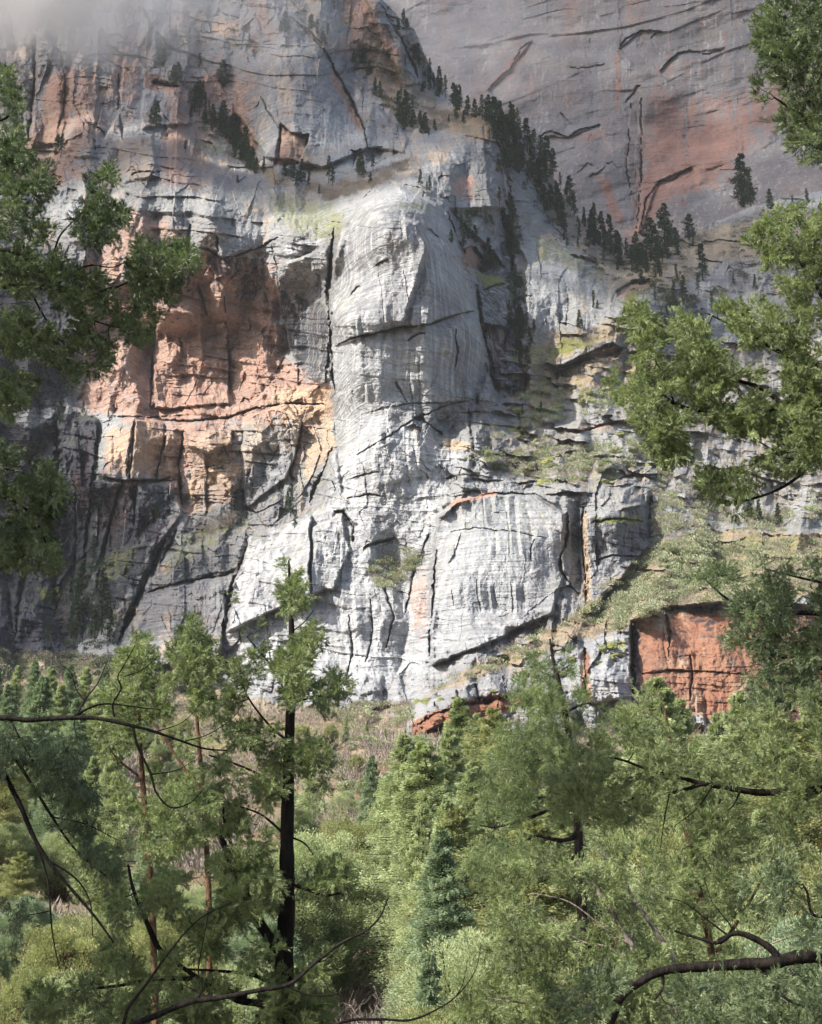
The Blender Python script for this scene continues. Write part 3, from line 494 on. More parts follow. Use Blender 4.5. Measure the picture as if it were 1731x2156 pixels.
P('moss', [(210, 1180), (290, 1150), (270, 1210), (215, 1230)], .47, 8); P('moss', [(1250, 1090), (1350, 1085), (1352, 1102), (1255, 1104)], .66, 4); P('moss', [(1090, 860), (1150, 850), (1150, 900), (1090, 920)], .5, 6); P('moss', [(80, 1240), (130, 1235), (130, 1260), (90, 1270)], .6, 5)
P('moss', [(1400, 900), (1480, 960), (1480, 1000), (1420, 960)], .55, 8); P('moss', [(1560, 1130), (1731, 1130), (1731, 1180), (1560, 1170)], .5, 10); P('moss', [(1490, 1190), (1530, 1180), (1540, 1230), (1500, 1240)], .6, 8); P('moss', [(1270, 1350), (1320, 1345), (1320, 1370), (1260, 1370)], .6, 5)
P('moss', [(820, 420), (900, 430), (920, 450), (860, 440)], .5, 4)
g.D += 1.2 * g.n1 * soil * 2
keep = np.zeros(X.shape, bool)
SIL = [(-260, -400), (772, -400), (785, -50), (805, 0), (872, 62), (905, 132), (935, 192), (1000, 236), (1050, 243), (1090, 268), (1132, 312), (1172, 382), (1200, 440), (1245, 492), (1300, 540), (1345, 515), (1420, 496), (1500, 468), (1560, 440), (1640, 420), (1731, 400), (2100, 350), (2100, 2000), (-260, 2000)]
q, m = g.mask(SIL, 1, 0); keep[q] = m > .5
g.build('cliff', 'towering grey sandstone buttress and slabs in the middle of the photo', M_ROCK, keep,
        [('upper_cliff', 'hazy grey and orange cliffs of the upper left below the mist', [(-400, -500), (1400, -500), (1400, 560), (1300, 560), (1200, 470), (1080, 330), (960, 300), (860, 370), (700, 430), (560, 395), (380, 375), (100, 400), (-400, 380)]),
         ('bench_slope', 'mossy rock benches with dry grass and brush on the right', [(1060, 480), (1300, 560), (1420, 490), (2200, 300), (2200, 1120), (1480, 1110), (1370, 1130), (1350, 1020), (1200, 1050), (960, 1030), (1000, 900), (1045, 830), (1020, 620)]),
         ('talus_slope', 'pale brushy slope running down to the left above the red wall', [(640, 1500), (850, 1480), (1000, 1395), (1190, 1300), (1290, 1220), (1370, 1130), (1480, 1110), (2200, 1120), (2200, 1275), (1600, 1262), (1420, 1280), (1325, 1330), (1225, 1350), (1100, 1400), (900, 1475)]),
         ('red_cliff', 'low rust red cliff below the brushy slope, lower right', [(860, 1490), (900, 1475), (1100, 1400), (1225, 1350), (1325, 1330), (1420, 1280), (1600, 1262), (2200, 1275), (2200, 2000), (860, 2000)])])

bpy.data.objects['red_cliff'].data.materials[0] = M_RUST
# ------------------------------------------------------------------ ground
GD, GX, GY = g.D, g.xs, g.ys
def cliff_Y(px, py):
    i = np.clip(((np.asarray(px) - GX[0]) / g.st).astype(int), 0, len(GX) - 1); j = np.clip(((np.asarray(py) - GY[0]) / g.st).astype(int), 0, len(GY) - 1)
    return GD[j, i]
_hy = [-200, -20, 0, 12, 30, 48, 60, 80, 110, 150, 200, 260, 320, 380, 460]
_hz = [6, 1, .3, -2.2, -6.5, -9.5, -7.4, -4.6, -1.6, 2.6, 8.5, 17, 26, 37, 50]
def hgt(x, y):
    x = np.asarray(x, float); y = np.asarray(y, float)
    h = np.interp(y, _hy, _hz); k = ss(40, 300, y)
    h = h + k * (np.maximum(-x - 30, 0) * .085 + np.maximum(x - 60, 0) * .05)
    h = h + ss(3, 40, np.abs(y)) * (5 * fbm(x / 45 + 9, y / 45, 2, 3) + 1.6 * fbm(x / 11, y / 11, 4, 3)) + .25 * fbm(x / 2, y / 2, 1, 3) + ss(100, 200, y) * 4.5 * fbm(x / 16 + 3, y / 22, 6, 4, .6)
    return h
gx = np.concatenate([np.arange(-420, -90, 6), np.arange(-90, 90, .9), np.arange(90, 421, 6)]); gy = np.concatenate([np.arange(-200, -10, 8), np.arange(-10, 150, .9), np.arange(150, 470, 3.0)])
XX, YY = np.meshgrid(gx, gy); V = np.stack([XX, YY, hgt(XX, YY)], -1).reshape(-1, 3)
ix = np.arange(len(gx) * len(gy)).reshape(len(gy), len(gx))
Fq = np.stack([ix[:-1, :-1], ix[:-1, 1:], ix[1:, 1:], ix[1:, :-1]], -1).reshape(-1, 4)
m = NT('forest_floor'); n1 = m.noise(m.mapped(), .09, 6, .6); n2 = m.noise(m.mapped(), 2.2, 6, .75); n3 = m.noise(m.mapped((1, 1, 1)), .5, 5, .6)
c = m.mix(m.ramp(n1, .4, .6), (.27, .215, .145), (.16, .11, .075)); c = m.mix(m.ramp(n3, .48, .62), c, (.22, .20, .14)); c = m.mix(.9, c, m.mix(n2, (.4, .4, .4), (1.6, 1.55, 1.5)), 'MULTIPLY')
p = m.n('BsdfPrincipled'); m.l(c, p.inputs[0]); p.inputs['Roughness'].default_value = .95; p.inputs['Specular IOR Level'].default_value = .1
b = m.n('Bump'); b.inputs['Distance'].default_value = .3; m.l(n2, b.inputs['Height']); m.l(b.outputs[0], p.inputs['Normal']); m.l(p.outputs[0], m.out.inputs[0])
o = mesh_np('ground', V, Fq, m.m, smooth=True); o['kind'] = 'structure'; o['label'] = 'tan forest floor of dry grass and leaf litter in the gully'

# ------------------------------------------------------------------ plants: materials
def leaf_mat(name, a, b_, trans=.45, gloss=.35, dead=None):
    m = NT(name); t = m.n('Attribute', attribute_name='tint'); oi = m.n('ObjectInfo')
    c = m.mix(t.outputs['Fac'], a, b_)
    if dead: c = m.mix(m.ramp(t.outputs['Fac'], .965, .985), c, dead)
    p = m.n('BsdfPrincipled'); m.l(c, p.inputs[0]); p.inputs['Roughness'].default_value = .45; p.inputs['Specular IOR Level'].default_value = gloss
    tr = m.n('BsdfTranslucent'); m.l(m.mix(1.0, c, (1.15, 1.3, .75), 'MULTIPLY'), tr.inputs[0])
    mx = m.n('MixShader'); mx.inputs[0].default_value = trans * .75; m.l(p.outputs[0], mx.inputs[1]); m.l(tr.outputs[0], mx.inputs[2]); m.l(mx.outputs[0], m.out.inputs[0]); return m.m
def bark_mat(name, a, b_):
    m = NT(name); n = m.noise(m.mapped((6, 6, 1.0)), 3, 6, .7); p = m.n('BsdfPrincipled'); m.l(m.mix(m.ramp(n, .35, .65), a, b_), p.inputs[0]); p.inputs['Roughness'].default_value = .7; p.inputs['Specular IOR Level'].default_value = .12
    b = m.n('Bump'); b.inputs['Distance'].default_value = .03; m.l(n, b.inputs['Height']); m.l(b.outputs[0], p.inputs['Normal']); m.l(p.outputs[0], m.out.inputs[0]); return m.m
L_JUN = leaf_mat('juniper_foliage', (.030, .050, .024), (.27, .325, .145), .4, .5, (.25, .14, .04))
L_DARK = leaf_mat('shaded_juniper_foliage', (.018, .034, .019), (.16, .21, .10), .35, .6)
L_PINE = leaf_mat('pine_needles', (.035, .062, .028), (.20, .25, .105), .35, .4)
L_LIT = leaf_mat('fir_foliage', (.15, .19, .10), (.48, .53, .31), .45, .3)
L_YEL = leaf_mat('olive_foliage', (.14, .16, .07), (.42, .43, .21), .45, .3, (.30, .2, .06))
L_BLUE = leaf_mat('blue_fir_foliage', (.11, .16, .10), (.31, .38, .24), .35, .3)
L_FAR = leaf_mat('far_fir_foliage', (.014, .030, .020), (.050, .080, .042), .3, .2)
L_SAGE = leaf_mat('sage_leaves', (.17, .20, .12), (.42, .44, .31), .35, .2)
L_TWIG = leaf_mat('bare_twigs', (.13, .105, .09), (.33, .285, .25), .1, .2)
L_GRASS = leaf_mat('dry_grass', (.26, .21, .12), (.47, .41, .26), .4, .1)
K_DARK = bark_mat('wet_dark_bark', (.005, .004, .004), (.022, .017, .015)); K_RED = bark_mat('reddish_bark', (.05, .028, .018), (.16, .09, .055)); K_GREY = bark_mat('grey_twigs', (.10, .085, .08), (.30, .25, .22))

# ------------------------------------------------------------------ plants: shapes
def nrm(a): return a / (np.linalg.norm(a, axis=-1, keepdims=True) + 1e-9)
def blades(name, P, Dv, L, W, mat, parent, rs, tint=None, tag_=None):
    n = len(P); Dv = nrm(Dv); side = nrm(np.cross(Dv, rs.normal(size=(n, 3)))); L = L[:, None]; W = W[:, None]
    mid = P + Dv * L * .55 + nrm(rs.normal(size=(n, 3))) * L * .06
    V = np.stack([P, mid + side * W * .5, P + Dv * L, mid - side * W * .5], 1).reshape(-1, 3)
    o = mesh_np(name, V, np.arange(4 * n).reshape(-1, 4), mat, parent)
    if tint is None: tint = rs.random(n)
    a = o.data.attributes.new('tint', 'FLOAT', 'POINT'); a.data.foreach_set('value', np.repeat(np.clip(tint, 0, 1), 4).astype(np.float32)); return o
def tubes(name, lines, mat, parent, sides=6):
    VV, FF, base = [], [], 0
    for pts, r in lines:
        pts = np.asarray(pts, float); r = np.broadcast_to(r, (len(pts),)); n = len(pts); k = sides if r.max() > .012 else 3
        d = nrm(np.gradient(pts, axis=0)); ref = np.array([.31, .2, .93]) if abs(d[0] @ np.array([.31, .2, .93])) < .9 else np.array([1., 0, 0])
        u = nrm(np.cross(d, ref)); v = np.cross(d, u); an = np.arange(k) * 2 * np.pi / k
        ring = pts[:, None] + r[:, None, None] * (np.cos(an)[None, :, None] * u[:, None] + np.sin(an)[None, :, None] * v[:, None])
        VV.append(ring.reshape(-1, 3)); i = np.arange(n - 1)[:, None] * k; j = np.arange(k)[None]; jn = (j + 1) % k
        FF.append(np.stack([i + j, i + jn, i + k + jn, i + k + j], -1).reshape(-1, 4) + base); base += n * k
    return mesh_np(name, np.concatenate(VV), np.concatenate(FF), mat, parent, smooth=True)
def thing(name, label, cat, loc=(0, 0, 0), group=None):
    o = bpy.data.objects.new(name, None); COL.objects.link(o); o.location = loc; o.empty_display_size = .3; o['label'] = label; o['category'] = cat
    if group: o['group'] = group
    return o
def curve(p0, p1, rs, n=5, wob=.12, sag=0.):
    t = np.linspace(0, 1, n)[:, None]; L = np.linalg.norm(p1 - p0); q = p0 + (p1 - p0) * t + np.sin(t * np.pi) * rs.normal(size=3) * L * wob + np.sin(t * np.pi * 2) * rs.normal(size=3) * L * wob * .5
    q[:, 2] += (np.sin(t * np.pi) * sag * L)[:, 0]; return q
def polyline(pts, Y, wid):
    """a limb laid along picture positions; Y may vary along it; wid is its width there, picture units"""
    n = len(pts); Ys = np.interp(np.linspace(0, 1, n), np.linspace(0, 1, len(np.atleast_1d(Y))), np.atleast_1d(Y)); a = np.array(pts, float)
    t = np.linspace(0, n - 1, (n - 1) * 5 + 1); i = np.clip(t.astype(int), 0, n - 2); f = (t - i)[:, None]
    ext = np.concatenate([[2 * a[0] - a[1]], a, [2 * a[-1] - a[-2]]]); p0, p1, p2, p3 = ext[i], ext[i + 1], ext[i + 2], ext[i + 3]
    q = .5 * (2 * p1 + (p2 - p0) * f + (2 * p0 - 5 * p1 + 4 * p2 - p3) * f ** 2 + (3 * p1 - p0 - 3 * p2 + p3) * f ** 3)
    Yi = np.interp(t, np.arange(n), Ys); w3 = at(q[:, 0], q[:, 1], Yi); r = np.interp(t / (n - 1), [0, 1], wid) * Yi / F / 2 * (1 + .05 * np.sin(t * 7.3) + .04 * np.sin(t * 17))
    return w3, r
def inpoly(x, y, pts):
    ins = np.zeros(x.shape, bool); n = len(pts)
    for k in range(n):
        (ax, ay), (bx, by) = pts[k], pts[(k + 1) % n]; ins ^= ((ay > y) != (by > y)) & (x < (bx - ax) * (y - ay) / (by - ay + 1e-12) + ax)
    return ins
def foliage_tree(name, label, cat, seed, Y, dY, limbs, polys, cl, leaf, bark, bl=(.05, .009), nsub=9, nb=26, droop=0., tuft=False, group=None, holes=.28, wood='trunk', loc=None, jit=1.0):
    """limbs: (points, width0, width1[, dY0, dY1]); polys: outlines the foliage fills; cl: size of a clump in picture units"""
    rs = np.random.RandomState(seed); lines = []; nodes = []
    for lb in limbs:
        yy = [Y + (lb[3] if len(lb) > 3 else 0), Y + (lb[4] if len(lb) > 4 else 0)]; p, r = polyline(lb[0], yy, (lb[1], lb[2])); lines.append((p, r)); nodes.append(np.c_[p, np.minimum(r, .05)])
    nodes = np.concatenate(nodes); nodes0 = nodes.copy(); pts = []
    sc_ = Y / F; rad = cl * sc_
    for pl in polys:
        a = np.array(pl, float); lo, hi = a.min(0), a.max(0); area_ = (hi[0] - lo[0]) * (hi[1] - lo[1]); n = int(area_ / (cl * cl) * 3.4 * jit)
        x = rs.uniform(lo[0], hi[0], n); y = rs.uniform(lo[1], hi[1], n); k = inpoly(x, y, pl) & (fbm(x / (cl * 2.6), y / (cl * 2.6), seed, 2) > holes - .31)
        x, y = (x[k], y[k]) if k.any() else (a[:1, 0], a[:1, 1]); yy = Y + dY * np.clip(rs.normal(size=len(x)) * .5, -1, 1); pts.append(at(x, y, yy))
    pts = np.concatenate(pts); d0 = np.array([np.min(np.sum((nodes0[:, :3] - q) ** 2, 1)) for q in pts]); pts = pts[np.argsort(d0)]
    B0, BD, BL, BT = [], [], [], []
    NN = np.zeros((len(nodes) + len(pts) * 3, 4)); NN[:len(nodes)] = nodes; cnt = len(nodes)
    for q in pts:
        dd = np.sum((NN[:cnt, :3] - q) ** 2, 1) * (1 + .25 * rs.random(cnt)); a = NN[np.argmin(dd)]
        L = np.linalg.norm(q - a[:3])
        if L > rad * .25:
            r0 = min(a[3] * .8, .0026 * Y / 8 + L * .013); c_ = curve(a[:3], q, rs, 5, .10, -.06); lines.append((c_, np.linspace(r0, r0 * .45, 5)))
            for t in (2, 3, 4): NN[cnt] = (*c_[t], r0 * .6); cnt += 1
            d = nrm(q - a[:3])
        else: d = nrm(rs.normal(size=3))
        d = nrm(d + np.array([0, 0, -droop]) + rs.normal(size=3) * .25)
        tn = rs.random() ** 1.3 * .62
        for _ in range(nsub):
            e = nrm(d * (.55 if tuft else .95) + rs.normal(size=3) * (.8 if tuft else .46) + np.array([0, 0, -droop * .6])); B0.append(q + rs.normal(size=3) * rad * (.22 if tuft else .34)); BD.append(e); BL.append(rad * rs.uniform(.5, 1.15) * (1 if tuft else 1.25)); BT.append(tn + rs.random() * .2)
    B0, BD, BL, BT = map(np.array, (B0, BD, BL, BT)); N = len(B0)
    t = rs.random((N, nb)) ** .7
    if tuft:
        P_ = (B0[:, None] + BD[:, None] * (BL[:, None, None] * (.4 + .25 * t[..., None]))).reshape(-1, 3); D_ = (BD[:, None] * .9 + rs.normal(size=(N, nb, 3)) * .62).reshape(-1, 3)
    else:
        P_ = (B0[:, None] + BD[:, None] * BL[:, None, None] * t[..., None] + nrm(rs.normal(size=(N, nb, 3))) * rad * .10 * (1 - t[..., None] * .7)).reshape(-1, 3); D_ = (BD[:, None] * 1.0 + nrm(rs.normal(size=(N, nb, 3))) * .62).reshape(-1, 3)
    tint = (BT[:, None] * 1.1 + rs.random((N, nb)) * .22 + .10 * t).ravel(); bs_ = (1. if tuft else .82); L_ = bs_ * bl[0] * rs.uniform(.5, 1.25, N * nb); W_ = bs_ * .9 * bl[1] * rs.uniform(.6, 1.2, N * nb)
    dead = rs.random(N * nb) > .996; tint = np.where(dead, 1, np.minimum(tint, .95))
    loc = lines[0][0][0] if loc is None else loc; root = thing(name, label, cat, loc, group); loc = np.array(loc)
    lines = [(p - loc, r) for p, r in lines]; nl = len(limbs)
    tubes(wood, lines[:nl], bark, root, 9); 
    if len(lines) > nl: tubes('twigs', lines[nl:], bark, root, 4)
    blades('foliage', P_ - loc, D_, L_, W_, leaf, root, rs, tint); return root

def conifer(seed, H, Rw, leaf, bark, nbr=70, nb=160, bl=.25, droop=.25, bare=.12, shape=.8, irr=.25):
    """free-standing fir at the origin: returns an Empty with trunk and foliage"""
    rs = np.random.RandomState(seed); z = bare + (1 - bare) * (np.arange(nbr) + rs.random(nbr)) / nbr; az = rs.uniform(0, 2 * np.pi, nbr)
    ln = Rw * (1 - z) ** shape * (1 + irr * rs.normal(size=nbr)) * np.clip(.55 + (z - bare) * 4, .5, 1) + .02 * H * (1 - z) + .012 * H; ln = np.clip(ln, .01 * H, Rw * 1.35)
    out = np.stack([np.cos(az), np.sin(az), np.zeros(nbr)], -1); up = .35 - droop * 2 * (1 - z) + .1 * rs.normal(size=nbr)
    lat = np.stack([-np.sin(az), np.cos(az), np.zeros(nbr)], -1)
    t = rs.random((nbr, nb)) ** .7; s = rs.uniform(-1, 1, (nbr, nb)) * (1.15 - t) * .5
    tree_tint = rs.random((nbr, 1)) ** 1.2 * .7
    P_ = out[:, None] * (t * ln[:, None])[..., None] + lat[:, None] * (s * ln[:, None])[..., None]
    P_[..., 2] = (z * H)[:, None] + ln[:, None] * (up[:, None] * t - droop * .5 * t ** 2 - .12 * np.abs(s) + rs.normal(size=t.shape) * .07 + .10 * np.sin(s * 9 + az[:, None] * 3)) + rs.normal(size=t.shape) * .004 * H
    D_ = out[:, None] * .7 + lat[:, None] * np.sign(s)[..., None] * .8 + rs.normal(size=(nbr, nb, 3)) * .35; D_[..., 2] += -.1 + .3 * rs.random(t.shape)
    N = nbr * nb; root = bpy.data.objects.new('tree', None); COL.objects.link(root)
    kk = np.linspace(0, 1, 9)[:, None]; lines = [(np.concatenate([.01 * H * np.sin(kk * 5 + seed), .01 * H * np.cos(kk * 4 + seed), kk * H * .99 - .01 * H * (kk < .01)], 1), np.linspace(.018 * H, .002 * H, 9))]
    lines[0][0][:, :2] -= lines[0][0][0, :2]
    for i in range(nbr):
        tt = np.linspace(0, .85, 4); q = out[i] * (tt * ln[i])[:, None]; q[:, 2] = z[i] * H + ln[i] * (up[i] * tt - droop * .5 * tt ** 2); lines.append((q, np.linspace(.0045 * H * (1 - z[i]) + .0015 * H, .001 * H, 4)))
    tubes('trunk', lines, bark, root, 7)
    blades('foliage', P_.reshape(-1, 3), D_.reshape(-1, 3), bl * rs.uniform(.6, 1.3, N), bl * .30 * rs.uniform(.7, 1.3, N), leaf, root, rs, (tree_tint + .3 * rs.random((nbr, nb))).ravel()); return root
def bushy(seed, H, Rw, leaf, bark, ncl=70, nb=150, bl=.2, flat_=1.0):
    """rounded juniper: clumps carried on forking limbs"""
    rs = np.random.RandomState(seed); root = bpy.data.objects.new('tree', None); COL.objects.link(root); lines = []; P_, D_, T_ = [], [], []
    dirs = nrm(rs.normal(size=(ncl, 3))); rr = rs.uniform(.45, 1, ncl) ** .5; cen = dirs * rr[:, None] * np.array([Rw, Rw, H * .47]) * .86; cen[:, 2] += H * .53; cen[:, :2] *= (1.25 - .55 * cen[:, 2:3] / H)
    cen += rs.normal(size=cen.shape) * Rw * .08; top = np.array([rs.normal() * .05 * H, rs.normal() * .05 * H, H * .8]); trunk = curve(np.zeros(3) - [0, 0, .05 * H], top, rs, 8, .06); lines.append((trunk, np.linspace(.035 * H, .008 * H, 8)))
    for i in range(ncl):
        a = trunk[min(7, int(np.clip(cen[i, 2] / H * 5 * rs.uniform(.4, .9), 0, 7)))]; lines.append((curve(a, cen[i], rs, 5, .1, -.05), np.linspace(.010 * H, .002 * H, 5)))
        cr = Rw * rs.uniform(.12, .25); n = nb; u = nrm(rs.normal(size=(n, 3))); rad = cr * rs.random((n, 1)) ** .4; q = cen[i] + u * rad * np.array([1, 1, .75 * flat_]); P_.append(q); D_.append(u + nrm(cen[i] - a) * .5 + np.array([0, 0, .35]) + rs.normal(size=(n, 3)) * .3); T_.append(np.full(n, rs.random() * .7) + rs.random(n) * .25)
    P_, D_, T_ = np.concatenate(P_), np.concatenate(D_), np.concatenate(T_); N = len(P_)
    tubes('trunk', lines, bark, root, 6); blades('foliage', P_, D_, bl * rs.uniform(.6, 1.3, N), bl * .32 * rs.uniform(.7, 1.3, N), leaf, root, rs, np.where(rs.random(N) > .997, 1, np.minimum(T_, .95))); return root
def bare_shrub(seed, H, bark, n=26, depth=3, name='shrub'):
    rs = np.random.RandomState(seed); root = bpy.data.objects.new(name, None); COL.objects.link(root); lines = []
    def go(p, d, L, r, k):
        q = curve(p, p + d * L, rs, 4, .1); lines.append((q, np.linspace(r, r * .55, 4)))
        if k:
            for _ in range(rs.randint(3, 5)):
                i = rs.randint(1, 4); go(q[i], nrm(d + rs.normal(size=3) * .55 + [0, 0, .15]), L * rs.uniform(.5, .75), r * .55, k - 1)
    for i in range(n): go(np.array([*rs.normal(size=2) * .06 * H, 0]), nrm(np.array([*rs.normal(size=2) * .6, 1.])), H * rs.uniform(.35, .5), .012 * H, depth - 1)
    tubes('branches', lines, bark, root, 3); return root
def leafy_shrub(seed, leaf, bark, n=14, nb=110, bl=.10):
    rs = np.random.RandomState(seed); root = bpy.data.objects.new('shrub', None); COL.objects.link(root); lines = []; P_, D_, T_ = [], [], []
    for i in range(n):
        d = nrm(np.array([*rs.normal(size=2) * .8, .75])); q = d * rs.uniform(.5, .9) * np.array([1.1, 1.1, .8]); lines.append((curve(np.zeros(3), q, rs, 4, .1), np.linspace(.03, .008, 4)))
        u = nrm(rs.normal(size=(nb, 3))); P_.append(q + u * rs.random((nb, 1)) ** .5 * .34); D_.append(u + [0, 0, .5]); T_.append(rs.random() * .5 + rs.random(nb) * .5)
    P_, D_, T_ = np.concatenate(P_), np.concatenate(D_), np.concatenate(T_); P_[:, 2] = np.abs(P_[:, 2]); N = len(P_)
    tubes('stems', lines, bark, root, 3); blades('foliage', P_, D_, bl * rs.uniform(.6, 1.3, N), bl * .5 * rs.uniform(.7, 1.3, N), leaf, root, rs, T_); return root
def dup(root, loc, rotz, s, name=None, label=None, cat=None, group=None, first=set()):
    if root.name not in first and root not in USED: USED.append(root); r = root
    else:
        r = root.copy(); COL.objects.link(r)
        for ch in root.children:
            c = ch.copy(); COL.objects.link(c); c.parent = r
    if name: r.name = name
    r.location = loc; r.rotation_euler = (0, 0, rotz); r.scale = (s if hasattr(s, '__len__') else (s, s, s))
    if label: r['label'] = label
    if cat: r['category'] = cat
    if group: r['group'] = group
    elif 'group' in r: del r['group']
    return r
USED = []

def merged(name, label, cat, protos, places, mats):
    """many small plants too numerous to count, as one mesh"""
    VV, FF, TT, MI, base = [], [], [], [], 0
    for pi, loc, rz, s in places:
        for ch in protos[pi].children:
            me = ch.data; n = len(me.vertices); v = np.empty(n * 3, np.float32); me.vertices.foreach_get('co', v); v = v.reshape(-1, 3) * np.array(s)
            ca, sa_ = math.cos(rz), math.sin(rz); v = np.stack([v[:, 0] * ca - v[:, 1] * sa_, v[:, 0] * sa_ + v[:, 1] * ca, v[:, 2]], 1) + np.array(loc)
            f = np.empty(len(me.loops), np.int32); me.loops.foreach_get('vertex_index', f); f = f.reshape(-1, 4); t = np.full(n, .3, np.float32)
            if 'tint' in me.attributes: me.attributes['tint'].data.foreach_get('value', t)
            VV.append(v); FF.append(f + base); TT.append(t); MI.append(np.full(len(f), 0 if 'tint' in me.attributes else 1)); base += n
    o = mesh_np(name, np.concatenate(VV), np.concatenate(FF), None, mats=mats, mi=np.concatenate(MI)); a = o.data.attributes.new('tint', 'FLOAT', 'POINT'); a.data.foreach_set('value', np.concatenate(TT)); o['kind'] = 'stuff'; o['label'] = label; o['category'] = cat; return o
# ------------------------------------------------------------------ near boughs and foreground trees
J = foliage_tree
J('overhanging_bough', 'dark wet juniper bough hanging in at the top right corner', 'tree branch', 11, 7.5, .5,
  [([(1800, 150), (1720, 130), (1660, 70)], 16, 5), ([(1800, 240), (1700, 245), (1630, 205)], 14, 4), ([(1800, 310), (1740, 320), (1700, 300)], 10, 4)],
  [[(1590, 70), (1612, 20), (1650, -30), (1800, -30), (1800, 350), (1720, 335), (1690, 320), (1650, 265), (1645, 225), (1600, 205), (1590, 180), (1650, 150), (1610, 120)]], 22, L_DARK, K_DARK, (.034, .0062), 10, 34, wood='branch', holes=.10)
J('juniper_bough', 'sunlit juniper bough with dark curved limbs reaching in from the right edge', 'tree branch', 12, 9.5, .7,
  [([(1800, 862), (1650, 855), (1600, 872), (1540, 878), (1480, 870), (1420, 850), (1390, 832), (1350, 848)], 20, 4), ([(1650, 855), (1625, 832), (1590, 812), (1530, 796), (1450, 775), (1390, 790)], 13, 3),
   ([(1800, 778), (1700, 765), (1640, 740), (1590, 712), (1540, 685), (1490, 660)], 13, 3), ([(1590, 712), (1540, 730), (1500, 745)], 5, 2), ([(1800, 760), (1740, 640), (1690, 560), (1640, 500)], 12, 3),
   ([(1800, 860), (1740, 920), (1700, 985), (1640, 1030), (1560, 1055), (1500, 1050)], 11, 3), ([(1700, 985), (1640, 955), (1580, 920), (1540, 900)], 7, 2), ([(1420, 850), (1400, 800), (1370, 740), (1345, 690)], 5, 2)],
  [[(1575, 510), (1600, 470), (1625, 445), (1700, 440), (1800, 440), (1800, 720), (1700, 690), (1660, 640), (1640, 570), (1600, 555)], [(1310, 665), (1350, 645), (1390, 670), (1430, 650), (1480, 690), (1520, 640), (1580, 650), (1600, 620), (1650, 690), (1720, 690), (1800, 720), (1800, 1010), (1700, 1000), (1640, 985), (1610, 920), (1500, 900), (1420, 890), (1450, 960), (1400, 975), (1360, 930), (1330, 860), (1285, 820), (1290, 790), (1340, 760)],
   [(1470, 1000), (1540, 1000), (1600, 960), (1700, 1010), (1610, 1050), (1590, 1090), (1560, 1085), (1490, 1045)], [(1380, 880), (1440, 900), (1400, 975), (1370, 950)]], 17, L_JUN, K_DARK, (.036, .0068), 9, 30, wood='limb', holes=.24)
J('drooping_bough', 'feathery juniper bough beside the red wall on the right edge', 'tree branch', 13, 11, .8,
  [([(1800, 1300), (1690, 1290), (1600, 1295), (1530, 1260), (1480, 1215)], 13, 3), ([(1800, 1420), (1700, 1400), (1620, 1370), (1580, 1330)], 11, 3), ([(1800, 1240), (1700, 1220), (1620, 1200)], 8, 3)],
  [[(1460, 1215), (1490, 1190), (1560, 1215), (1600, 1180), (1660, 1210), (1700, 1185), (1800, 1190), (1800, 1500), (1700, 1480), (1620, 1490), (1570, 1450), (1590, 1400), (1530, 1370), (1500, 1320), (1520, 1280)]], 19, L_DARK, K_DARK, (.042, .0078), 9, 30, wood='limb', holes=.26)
J('left_juniper_bough', 'wet dark juniper bough with feathery tips crossing in from the upper left edge', 'tree branch', 14, 8.5, .6,
  [([(-60, 525), (20, 528), (60, 548), (110, 558), (150, 545)], 12, 5), ([(-60, 602), (40, 603), (110, 608), (160, 628), (220, 612), (280, 590), (340, 560)], 15, 3), ([(110, 558), (125, 500), (165, 455), (215, 395)], 7, 2),
   ([(110, 606), (180, 560), (240, 562), (290, 535)], 6, 2), ([(160, 628), (190, 670), (260, 690), (300, 680)], 6, 2), ([(60, 604), (90, 660), (130, 720), (180, 750)], 6, 2), ([(-60, 700), (20, 690), (80, 720), (130, 760)], 8, 3), ([(-60, 430), (20, 400), (60, 370)], 8, 2), ([(-60, 260), (10, 250), (40, 210)], 9, 3), ([(-60, 860), (20, 800), (60, 820)], 7, 2)],
  [[(-60, 150), (15, 150), (50, 200), (40, 260), (50, 330), (100, 350), (110, 400), (60, 440), (50, 500), (-60, 480)], [(145, 470), (180, 440), (175, 390), (235, 355), (250, 400), (272, 420), (265, 470), (225, 520), (180, 510)], [(265, 540), (300, 505), (350, 520), (380, 505), (415, 545), (370, 590), (365, 625), (310, 630), (275, 590)],
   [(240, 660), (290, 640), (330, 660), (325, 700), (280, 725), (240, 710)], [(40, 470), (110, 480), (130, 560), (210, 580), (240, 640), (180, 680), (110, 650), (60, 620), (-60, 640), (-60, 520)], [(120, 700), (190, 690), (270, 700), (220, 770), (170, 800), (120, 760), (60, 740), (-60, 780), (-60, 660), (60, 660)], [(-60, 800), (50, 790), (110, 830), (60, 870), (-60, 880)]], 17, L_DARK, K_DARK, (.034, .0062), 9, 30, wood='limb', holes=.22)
J('lower_juniper_bough', 'dark juniper bough on the left edge in front of the shaded pillars', 'tree branch', 15, 8.5, .5,
  [([(-60, 1040), (20, 1050), (70, 1090), (100, 1150)], 9, 3), ([(-60, 1120), (20, 1130), (60, 1180)], 8, 2), ([(-60, 980), (30, 990), (90, 1010)], 7, 2)],
  [[(-60, 940), (10, 945), (50, 970), (110, 990), (138, 1030), (120, 1060), (110, 1100), (115, 1190), (70, 1225), (20, 1180), (-60, 1220)]], 18, L_DARK, K_DARK, (.034, .0064), 9, 30, wood='limb', holes=.2)
